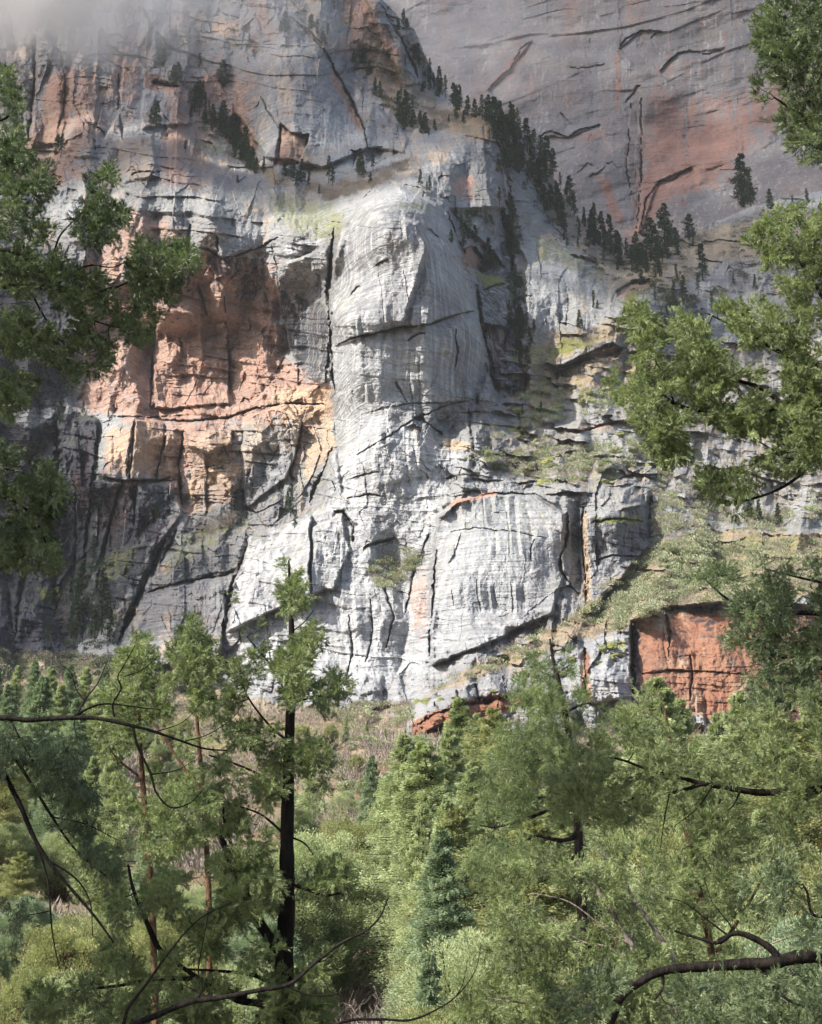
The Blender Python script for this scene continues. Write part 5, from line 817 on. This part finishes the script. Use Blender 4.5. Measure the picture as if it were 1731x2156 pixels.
# ------------------------------------------------------------------ firs on the cliffs
fA, fB, fC, fD = conifer(401, 10, 1.9, L_FAR, K_DARK, 60, 45, .55, .2, .08, .8, .3), conifer(402, 10, 1.5, L_FAR, K_DARK, 55, 45, .5, .3, .15, .8, .45), conifer(403, 10, 2.3, L_FAR, K_DARK, 60, 50, .6, .1, .05, .7, .35), conifer(404, 10, 1.2, L_FAR, K_DARK, 40, 34, .5, .3, .3, .8, .5)
FR = [fA, fB, fC, fD]
zones = [('dark firs along the diagonal crest', 'dark fir on the diagonal crest', [(880, 130, 40), (905, 160, 44), (925, 185, 46), (938, 205, 60), (955, 222, 50), (968, 232, 62), (985, 240, 48), (1000, 246, 42), (1015, 250, 52), (1028, 252, 60), (1042, 262, 66), (1055, 275, 64), (1075, 262, 50), (1080, 285, 72), (1095, 300, 70), (1110, 315, 62), (1125, 325, 50), (1140, 345, 60), (1152, 350, 64), (1165, 368, 52), (1085, 330, 70), (1065, 320, 66), (1070, 350, 70), (1090, 360, 66), (1100, 350, 60), (1058, 300, 60), (1120, 370, 60), (1045, 290, 40), (1135, 385, 50), (960, 250, 40), (905, 190, 40), (870, 110, 36), (850, 60, 40)]),
         ('firs in the gully right of the pyramid', 'dark fir in the gully right of the pyramid', [(1180, 400, 46), (1200, 430, 56), (1175, 460, 74), (1185, 480, 60), (1208, 450, 40), (1230, 470, 40), (1252, 478, 60), (1250, 500, 50), (1268, 500, 56), (1285, 520, 60), (1275, 525, 50), (1300, 535, 50), (1220, 500, 40), (1160, 440, 50), (1190, 500, 40), (1240, 520, 36), (1320, 545, 44), (1305, 560, 40), (1340, 545, 50), (1145, 420, 40)]),
         ('big firs at the foot of the far wall', 'large dark fir below the rust streaked far wall', [(1380, 545, 84), (1370, 550, 80), (1350, 560, 56), (1395, 555, 60), (1452, 500, 60), (1400, 505, 80), (1565, 430, 110), (1410, 520, 44), (1330, 570, 50), (1360, 575, 60), (1385, 575, 50), (1425, 595, 40)]),
         ('firs under the upper left slab', 'fir on the ledge below the big tilted slab', [(635, 385, 52), (615, 375, 44), (650, 395, 46), (692, 385, 56), (700, 392, 44), (758, 365, 48), (762, 372, 42), (785, 362, 44), (600, 370, 36), (672, 415, 34), (780, 390, 34), (555, 365, 38), (625, 395, 36)]),
         ('firs in the upper left gully', 'fir in the gully of the hazy cliff', [(410, 230, 52), (420, 240, 56), (432, 255, 46), (465, 270, 60), (475, 285, 48), (495, 280, 44), (500, 310, 56), (515, 335, 66), (530, 350, 50), (505, 330, 50), (485, 300, 56), (540, 365, 40), (470, 255, 44), (450, 262, 40), (415, 200, 40), (520, 362, 36), (440, 240, 36), (426, 220, 50)]),
         ('scattered firs high on the misty cliff', 'small fir on the misty cliff top left', [(398, 100, 56), (600, 65, 46), (590, 68, 34), (468, 180, 60), (375, 165, 44), (335, 125, 56), (365, 175, 36), (325, 250, 40), (330, 265, 50), (318, 262, 34), (668, 80, 44), (655, 60, 40), (680, 95, 36), (525, 85, 20), (128, 330, 56), (120, 325, 40), (420, 140, 36), (345, 140, 40), (390, 320, 34), (750, 140, 34), (765, 145, 36), (778, 160, 40), (790, 200, 44), (800, 205, 40), (745, 132, 30), (690, 70, 30)]),
         ('firs in the dark left cleft', 'fir in the dark cleft, far left', [(160, 1345, 92), (150, 1340, 70), (215, 1330, 110), (200, 1345, 60), (230, 1350, 60), (215, 1260, 60), (170, 1250, 50), (195, 1190, 60), (175, 870, 30), (125, 890, 60), (80, 460, 60), (70, 480, 50), (100, 1370, 50)]),
         ('firs in the cleft right of the tower', 'fir in the cleft right of the bright tower', [(985, 500, 56), (972, 495, 40), (1000, 510, 40), (1030, 560, 64), (1040, 570, 50), (1022, 565, 40), (950, 510, 30), (1072, 440, 44), (1080, 480, 60), (1078, 540, 60), (1085, 600, 50), (1052, 430, 36), (1095, 690, 60), (1085, 720, 56), (1100, 740, 50), (1075, 700, 50), (1110, 770, 40), (1125, 700, 36), (1220, 690, 36), (1250, 640, 30), (840, 250, 60), (855, 262, 70), (870, 270, 50), (885, 262, 40), (845, 215, 40), (905, 400, 36), (885, 390, 30), (895, 280, 40), (915, 275, 30)]),
         ('firs on the right hand benches', 'fir on the rocky benches of the right slope', [(1480, 590, 70), (1545, 600, 34), (1590, 610, 30), (1420, 640, 50), (1440, 630, 44), (1470, 620, 34), (1622, 440, 40), (1500, 660, 40), (1405, 660, 36), (1460, 520, 30), (1380, 640, 40), (1460, 730, 40), (1450, 980, 60), (1640, 1110, 44), (1600, 1100, 50), (1580, 1090, 40), (1720, 560, 50), (1680, 600, 44), (1670, 440, 30), (1700, 430, 40)]),
         ('little trees on the central cliff', 'little tree clinging to the central cliff', [(612, 1085, 56), (605, 1075, 40), (1005, 850, 26), (1130, 1000, 20), (735, 1150, 20), (228, 878, 16), (330, 1090, 26), (720, 1200, 22), (1140, 880, 30), (1100, 870, 24), (620, 1110, 36)])]
rs = np.random.RandomState(77); ci = 0
ORD = 'leftmost second third fourth fifth sixth seventh eighth ninth tenth eleventh twelfth thirteenth fourteenth fifteenth sixteenth seventeenth eighteenth nineteenth twentieth'.split()
def nth(k, n):
    if k < (n + 1) // 2: return 'leftmost' if k == 0 else ORD[k] + ' from the left'
    k = n - 1 - k; return 'rightmost' if k == 0 else ORD[k] + ' from the right'
for grp, base, lst in zones:
    for kz, (px, py, hp) in enumerate(sorted(lst)):
        lb = ('small ' if hp < 42 and 'small' not in base else 'tall ' if hp > 58 and 'large' not in base else '') + base + ', ' + nth(kz, len(lst))
        Yc = float(cliff_Y(px, py)); 
        if grp.startswith('dark firs along') and px > 880: Yc = float(np.min(cliff_Y(np.array([px - 4, px - 8, px]), np.array([py + 6, py + 10, py + 8]))))
        p = at(px, py, Yc - 1.2); Hh = hp * Yc / F * rs.uniform(.95, 1.4); ci += 1; s = Hh / 10
        wk = rs.uniform(.7, 1.1); dup(FR[rs.randint(4)], tuple(p - [0, 0, .04 * Hh]), rs.uniform(0, 6.28), (s * wk, s * wk, s), 'fir_tree', lb, 'tree', grp)

YG = {0: ('small fir crowded among the larger ones on the diagonal crest', 60), 1: ('small fir crowded among the larger ones in the gully right of the pyramid', 46), 2: ('small fir crowded at the foot of the far wall', 22), 4: ('small fir crowded in the gully of the hazy cliff', 26), 7: ('small fir crowded in the cleft right of the bright tower', 34)}
PL_ = []
for zi, (lb, n) in YG.items():
    lst = zones[zi][2]
    for k in range(n):
        px, py, hp = lst[rs.randint(len(lst))]; px += rs.normal() * 11; py += rs.normal() * 9 + 4; hp *= rs.uniform(.35, .8); Yc = float(cliff_Y(px, py))
        if Yc > 900: continue
        if zi == 0: Yc = float(np.min(cliff_Y(np.array([px - 4, px - 9, px]), np.array([py + 6, py + 12, py + 8]))))
        s = hp * Yc / F / 10 * 1.15; wk = rs.uniform(.7, 1.2); PL_.append((rs.randint(4), at(px, py, Yc - 1.), rs.uniform(0, 6.28), (s * wk, s * wk, s)))
merged('young_firs', 'small dark firs crowded between the larger ones on the crest and in the gullies', 'firs', FR, PL_, [L_FAR, K_DARK])
# ------------------------------------------------------------------ brush on the benches and the talus
def scatter(n, pts, rs, dens=None):
    a = np.array(pts, float); lo, hi = a.min(0), a.max(0); x = rs.uniform(lo[0], hi[0], n * 4); y = rs.uniform(lo[1], hi[1], n * 4); k = inpoly(x, y, pts)
    if dens is not None: k &= fbm(x / 30, y / 22, dens, 3) > rs.uniform(-.16, .10, n * 4)
    return x[k][:n], y[k][:n]
def brush(name, label, polys, leaf, seed, size=(.8, 1.8), nb=46, bl=.34, w_=.42, upw=.5, dens=3):
    rs = np.random.RandomState(seed); Px, Py = [], []
    for pl, n in polys: x, y = scatter(int(n * 1.9), pl, rs, dens); Px.append(x); Py.append(y)
    x, y = np.concatenate(Px), np.concatenate(Py); Yc = cliff_Y(x, y); c = at(x, y, Yc - .3); N = len(x); sz = rs.uniform(*size, N); u = nrm(rs.normal(size=(N, nb, 3))); u[..., 2] = np.abs(u[..., 2])
    q = c[:, None] + u * (sz[:, None] * rs.random((N, nb)) ** .4)[..., None] * np.array([1.25, 1.25, .8]); D_ = u + np.array([0, 0, upw]) + rs.normal(size=u.shape) * .3
    tt = (rs.random((N, 1)) * .6 + rs.random((N, nb)) * .4).ravel(); L_ = bl * rs.uniform(.6, 1.3, N * nb)
    o = blades(name, q.reshape(-1, 3), D_.reshape(-1, 3), L_, L_ * w_, leaf, None, rs, tt); o['kind'] = 'stuff'; o['label'] = label; o['category'] = 'brush'
TAL = [(860, 1490), (1000, 1400), (1190, 1305), (1290, 1225), (1370, 1145), (1480, 1115), (1760, 1125), (1900, 1160), (1900, 1265), (1600, 1262), (1420, 1278), (1330, 1320), (1220, 1350), (1100, 1395), (900, 1465)]
TALU = [(1230, 1290), (1300, 1225), (1370, 1160), (1480, 1130), (1620, 1150), (1600, 1230), (1420, 1260), (1330, 1310), (1250, 1320)]
BEN = [(1000, 930), (1100, 850), (1330, 790), (1430, 700), (1900, 720), (1900, 1060), (1500, 1090), (1370, 1020), (1340, 980), (1200, 1030), (1060, 1010), (960, 1010)]
B1 = [(1090, 830), (1200, 820), (1330, 830), (1320, 870), (1180, 890), (1120, 880)]; B2 = [(1000, 950), (1200, 945), (1330, 930), (1420, 960), (1420, 1010), (1300, 985), (1200, 1020), (1050, 1000)]
UPL = [(560, 380), (640, 395), (740, 380), (820, 350), (880, 330), (850, 370), (760, 405), (690, 425), (620, 415)]; CRE = [(890, 230), (960, 240), (1040, 250), (1010, 265), (930, 275), (880, 280)]
FOOT = [(640, 1490), (860, 1480), (860, 1560), (760, 1640), (640, 1600)]; MID = [(770, 1190), (860, 1160), (900, 1165), (860, 1230), (800, 1240)]
LED = [(400, 1120), (520, 1060), (500, 1090), (420, 1150)]; LFT = [(-60, 1370), (240, 1385), (420, 1440), (420, 1500), (-60, 1500)]
RGT = [(1370, 1030), (1520, 1070), (1900, 1070), (1900, 1150), (1500, 1110), (1380, 1130)]; FB = [(1330, 560), (1500, 480), (1900, 410), (1900, 560), (1600, 600), (1420, 660), (1350, 620)]; PIN = [(770, 100), (860, 230), (840, 300), (780, 200)]
TRE = [(1100, 690), (1330, 690), (1400, 760), (1150, 820), (1090, 780)]
brush('sagebrush', 'pale grey-green sage covering the sunlit slope above the red wall', [(TALU, 200), (TAL, 300), (B1, 40), (B2, 60), (BEN, 50), (FOOT, 110), (MID, 40), (RGT, 130), (LFT, 120)], L_SAGE, 501, (1.0, 2.4), 110, .55, .5)
brush('bare_brush', 'leafless brown brush on the benches and ledges', [(BEN, 420), (TAL, 330), (UPL, 420), (CRE, 160), (FOOT, 150), (LED, 50), (LFT, 420), (RGT, 140), (FB, 330), (PIN, 60), (TRE, 110), (MID, 40)], L_TWIG, 502, (.8, 2.3), 90, .8, .10, .9)
brush('dry_grass', 'tan dry grass between the bushes on the benches and slopes', [(BEN, 160), (TAL, 500), (FOOT, 260), (UPL, 90), (RGT, 120), (B2, 100)], L_GRASS, 503, (.5, 1.1), 34, .5, .14, 1.4)
brush('dark_scrub', 'dark green scrub in the cracks of the wooded gullies', [([(1040, 250), (1090, 270), (1200, 440), (1320, 550), (1400, 600), (1420, 650), (1300, 600), (1180, 520), (1100, 400)], 230), ([(390, 180), (430, 220), (560, 360), (540, 370), (450, 310), (400, 240)], 70), ([(1060, 430), (1090, 430), (1110, 780), (1080, 760)], 90), ([(780, 60), (870, 200), (880, 260), (830, 250), (740, 130)], 60), (FB, 120), (LFT, 260), ([(130, 1180), (240, 1180), (240, 1370), (120, 1370)], 70), ([(1380, 580), (1480, 640), (1500, 760), (1400, 700)], 80)], L_FAR, 504, (1.0, 2.4), 90, .6)
sgA, sgB = leafy_shrub(311, L_SAGE, K_GREY, 16, 130, .22), leafy_shrub(312, L_SAGE, K_GREY, 12, 120, .2)
rs = np.random.RandomState(55); x1, y1 = scatter(125, TALU, rs); x2, y2 = scatter(40, B2, rs); x, y = np.r_[x1, x2], np.r_[y1, y2]
for i, (a, b_) in enumerate(zip(x, y)):
    Yc = float(cliff_Y(a, b_)); s = rs.uniform(1.0, 2.3); up_ = i < len(x1)
    dup((sgA, sgB)[i % 2], tuple(at(a, b_, Yc - .6) - [0, 0, .3 * s]), rs.uniform(0, 6.28), (s, s, s * .9), 'sage_bush', 'pale grey-green bush on the sunlit slope above the red wall' if up_ else 'pale grey-green bush on the grassy bench right of the tower', 'bush', 'bushes above the red wall' if up_ else 'bushes on the bench')
hs = [(rs.uniform(600, 900), rs.uniform(170, 330), rs.uniform(1.3, 2.8)) for _ in range(60)] + [(rs.uniform(-20, 460), rs.uniform(170, 380), rs.uniform(1.3, 3.0)) for _ in range(60)]
for i, (px, Y, s) in enumerate(hs): x = (px - 865.5) / F * Y; dup((sgA, sgB)[i % 2], (x, Y, float(hgt(x, Y)) - .1 * s), i * 1., (s, s, s * .85), 'sage_bush', 'grey-green bush on the lower slope under the central cliff' if px > 550 else 'grey-green bush on the lower slope under the left cliff', 'bush', 'bushes on the slope below the central cliff' if px > 550 else 'bushes on the slope below the left cliff')
def ground_brush(name, label, n, box, leaf, seed, size, nb, bl, w_, keepf):
    rs = np.random.RandomState(seed); x = rs.uniform(box[0], box[1], n); y = rs.uniform(box[2], box[3], n); k = keepf(x, y) & (np.abs(x) < y * .36 + 4); x, y = x[k], y[k]; N = len(x); sz = rs.uniform(*size, N) * (.6 + y / 250)
    c = np.stack([x, y, hgt(x, y)], -1); u = nrm(rs.normal(size=(N, nb, 3))); u[..., 2] = np.abs(u[..., 2]); q = c[:, None] + u * (sz[:, None] * rs.random((N, nb)) ** .4)[..., None] * np.array([1.2, 1.2, .9])
    L_ = bl * rs.uniform(.6, 1.3, N * nb); o = blades(name, q.reshape(-1, 3), (u + rs.normal(size=u.shape) * .35 + [0, 0, .6]).reshape(-1, 3), L_, L_ * w_, leaf, None, rs, (rs.random((N, 1)) * .6 + rs.random((N, nb)) * .4).ravel()); o['kind'] = 'stuff'; o['label'] = label; o['category'] = 'brush'
ground_brush('bare_brush', 'leafless grey-brown brush over the lower slopes and the gully', 9500, (-140, 140, 48, 380), L_TWIG, 521, (.8, 2.2), 70, .8, .16, lambda x, y: fbm(x / 14, y / 14, 3, 3) > -.06)
ground_brush('scrub', 'olive scrub among the grey brush on the lower slopes', 4200, (-140, 140, 110, 380), L_YEL, 522, (.8, 1.9), 90, .35, .4, lambda x, y: fbm(x / 18, y / 18, 5, 3) > .02)
# gully floor: grass and litter tufts
rs = np.random.RandomState(9); N = 5200; x = rs.uniform(-34, 30, N); y = rs.uniform(38, 150, N); k = (np.abs(x + 3.5 - y * .0) < 8 + y * .35); x, y = x[k], y[k]; N = len(x); nb = 16
c = np.stack([x, y, hgt(x, y)], -1); u = nrm(rs.normal(size=(N, nb, 3))); u[..., 2] = np.abs(u[..., 2]) + .6; q = c[:, None] + rs.normal(size=(N, nb, 3)) * np.array([.35, .35, .0])
L_ = .30 * rs.uniform(.5, 1.4, N * nb); o = blades('dry_grass', q.reshape(-1, 3), u.reshape(-1, 3), L_, L_ * .12, L_GRASS, None, rs); o['kind'] = 'stuff'; o['label'] = 'tan dry grass and litter on the gully floor'; o['category'] = 'grass'
# ------------------------------------------------------------------ unseen puffs above and behind the camera, added to shade chosen parts
SD = np.array(sund); U1 = nrm(np.cross(SD, [0, 0, 1.])); U2 = np.cross(U1, SD)
def lumpy(cen, r, rs, sub=2):
    bm_ = bmesh.new(); bmesh.ops.create_icosphere(bm_, subdivisions=sub, radius=1); v = np.array([x.co for x in bm_.verts]); f = np.array([[w_.index for w_ in x.verts] for x in bm_.faces]); bm_.free()
    k = 1 + .25 * np.sin(v @ rs.normal(size=3) * 2.4 + rs.uniform(0, 6)) + .12 * np.sin(v @ rs.normal(size=3) * 5); return cen + v * k[:, None] * r, f
def puffs(name, label, lst, dens, seed, aniso=0.):
    rs = np.random.RandomState(seed); VV, FF, b0 = [], [], 0
    for cen, r in lst:
        v, f = lumpy(np.array(cen), np.array(r), rs); VV.append(v); FF.append(f + b0); b0 += len(v)
    m = NT(name); pv = m.n('VolumePrincipled'); pv.inputs['Color'].default_value = (1, 1, 1, 1); pv.inputs['Density'].default_value = dens; pv.inputs['Anisotropy'].default_value = aniso; m.l(pv.outputs[0], m.out.inputs['Volume'])
    o = mesh_np(name, np.concatenate(VV), np.concatenate(FF), m.m); o['kind'] = 'stuff'; o['label'] = label; o['category'] = 'shade_cloud'; return o
SHADE = [[(-300, -300), (1400, -300), (1400, 520), (1300, 560), (1180, 520), (1080, 480), (1000, 430), (930, 420), (860, 385), (760, 400), (700, 450), (560, 430), (400, 400), (250, 420), (-300, 520)],
         [(-300, 500), (200, 480), (300, 560), (230, 700), (170, 860), (220, 1000), (420, 1010), (560, 1010), (540, 1100), (450, 1340), (240, 1400), (-300, 1400)],
         [(1080, 480), (2000, 300), (2000, 640), (1500, 680), (1300, 690), (1140, 680), (1080, 600)]]
pts_l_extra = ALC
PEN = [[(-300, -300), (380, -300), (330, 60), (100, 170), (-300, 160)], [(240, 560), (600, 520), (700, 520), (690, 640), (620, 760), (560, 850), (180, 860)], [(1080, 600), (2000, 640), (2000, 900), (1500, 860), (1200, 760)], [(560, 420), (740, 430), (700, 560), (400, 540), (250, 560), (250, 420)]]
pts_l, pts_s = [], []
sx = slice(0, None, 9); X_, Y_, D_ = g.X[sx, sx], g.Y[sx, sx], g.D[sx, sx]; W_ = at(X_, Y_, D_); kk_ = keep[sx, sx] & (Y_ < 1560)
ins = np.zeros(X_.shape, bool); pen = np.zeros(X_.shape, bool)
for pl in SHADE: ins |= inpoly(X_, Y_, pl)
ins &= ~inpoly(X_, Y_, ALC)
for pl in PEN[:1] + PEN[2:]: pen |= inpoly(X_, Y_, pl)
pts_s.append(W_[kk_ & ins & ~pen]); pts_l.append(W_[kk_ & ~ins & ~pen]); Xf, Yf, Df = gfar.X[sx, sx], gfar.Y[sx, sx], gfar.D[sx, sx]; vis = (Yf < 560) & (Xf > 850); pts_s.append(at(Xf, Yf, Df)[vis])
gg = np.stack(np.meshgrid(np.arange(-60, 70, 6.), np.arange(5, 300, 6.)), -1).reshape(-1, 2); gg = gg[np.abs(gg[:, 0]) < gg[:, 1] * .35 + 4]; pts_l.append(np.c_[gg, hgt(gg[:, 0], gg[:, 1]) + 5])
mm_ = np.stack(np.meshgrid(np.arange(-200, 300, 30.), np.arange(-160, 90, 30.)), -1).reshape(-1, 2); pts_l.append(at(mm_[:, 0], mm_[:, 1], 530.))
S3, L3 = np.concatenate(pts_s), np.concatenate(pts_l); Sa, La = np.c_[S3 @ U1, S3 @ U2], np.c_[L3 @ U1, L3 @ U2]
rs = np.random.RandomState(31); lst = []; todo = np.ones(len(Sa), bool); order = rs.permutation(len(Sa))
for i in order:
    if not todo[i]: continue
    dl = np.sqrt(np.min(np.sum((La - Sa[i]) ** 2, 1)))
    if dl < 9: continue
    r = min(38., dl * 1.0); todo &= np.sum((Sa - Sa[i]) ** 2, 1) > (r * .62) ** 2
    c_ = U1 * Sa[i, 0] + U2 * Sa[i, 1]; c_ = c_ + SD * ((1250 + 60 * rs.random() - c_[2]) / SD[2]); lst.append((c_, (r, r, r * .8)))
print('cloud puffs', len(lst), 'uncovered', todo.sum(), len(Sa))
puffs('shade_cloud', 'unseen puffs behind the camera, shaped and placed to shade chosen parts of the canyon', lst, CLOUD_D, 5)
# mist on the cliff top, upper left
def mist(name, label, px, py, Y, size, dens, sc, seed):
    bm_ = bmesh.new(); bmesh.ops.create_icosphere(bm_, subdivisions=3, radius=1); me = bpy.data.meshes.new(name); bm_.to_mesh(me); bm_.free()
    o = bpy.data.objects.new(name, me); COL.objects.link(o); o.location = at(px, py, Y); o.scale = size; o['kind'] = 'stuff'; o['label'] = label; o['category'] = 'mist'
    m = NT(name); tc = m.n('TexCoord'); ln = m.n('VectorMath', operation='LENGTH'); m.l(tc.outputs['Object'], ln.inputs[0])
    mp = m.n('Mapping'); m.l(tc.outputs['Object'], mp.inputs[0]); mp.inputs['Scale'].default_value = tuple(x / sc for x in size); mp.inputs['Location'].default_value = (seed, 0, 0)
    nz = m.noise(mp.outputs[0], 1, 4, .6); fall = m.math('MULTIPLY', m.math('SUBTRACT', 1.0, ln.outputs['Value']), 1.5)
    d_ = m.math('MULTIPLY', m.math('ADD', fall, m.math('MULTIPLY', m.math('SUBTRACT', nz, .58), 2.0), clamp=True), dens)
    pv = m.n('VolumePrincipled'); pv.inputs['Color'].default_value = (1, 1, 1, 1); pv.inputs['Anisotropy'].default_value = .2; m.l(d_, pv.inputs['Density']); m.l(pv.outputs[0], m.out.inputs['Volume']); m.m.cycles.volume_step_rate = 2.0 if hasattr(m.m.cycles, 'volume_step_rate') else 1
    me.materials.append(m.m)
mist('mist', 'white mist hiding the cliff top in the upper left corner', 50, -45, 515, (105, 30, 52), .085, 34, 1)
mist('mist', 'thin veil of mist trailing across the hazy upper cliff', 430, 10, 545, (90, 26, 40), .008, 26, 4)
mist('mist', 'faint mist drifting before the far wall behind the crest', 980, 60, 735, (90, 26, 70), .010, 30, 8)
# unseen firs added left of the camera to shade the left foreground
for i, (x, y, s) in enumerate([(-11.5, 9.5, .8), (-7.5, 4.6, .6)]):
    dup(cB, (x, y, float(hgt(x, y)) - .2), i * 2., s, 'fir_tree', ['tall unseen fir added left of the camera to cast shade', 'nearest unseen fir added left of the camera to cast shade', 'farthest unseen fir added left of the camera to cast shade'][i], 'tree', 'unseen shade firs beside the camera')
# ------------------------------------------------------------------ canyon air
bmh = bmesh.new(); bmesh.ops.create_cube(bmh, size=1); me = bpy.data.meshes.new('haze'); bmh.to_mesh(me); bmh.free()
hz = bpy.data.objects.new('haze', me); COL.objects.link(hz); hz.scale = (1600, 1500, 860); hz.location = (0, 480, 380); hz['kind'] = 'stuff'; hz['label'] = 'thin bluish haze filling the canyon'; hz['category'] = 'haze'
m = NT('air'); pv = m.n('VolumePrincipled'); pv.inputs['Color'].default_value = (.86, .93, 1, 1); pv.inputs['Density'].default_value = HAZE_D; m.l(pv.outputs[0], m.out.inputs['Volume']); me.materials.append(m.m)
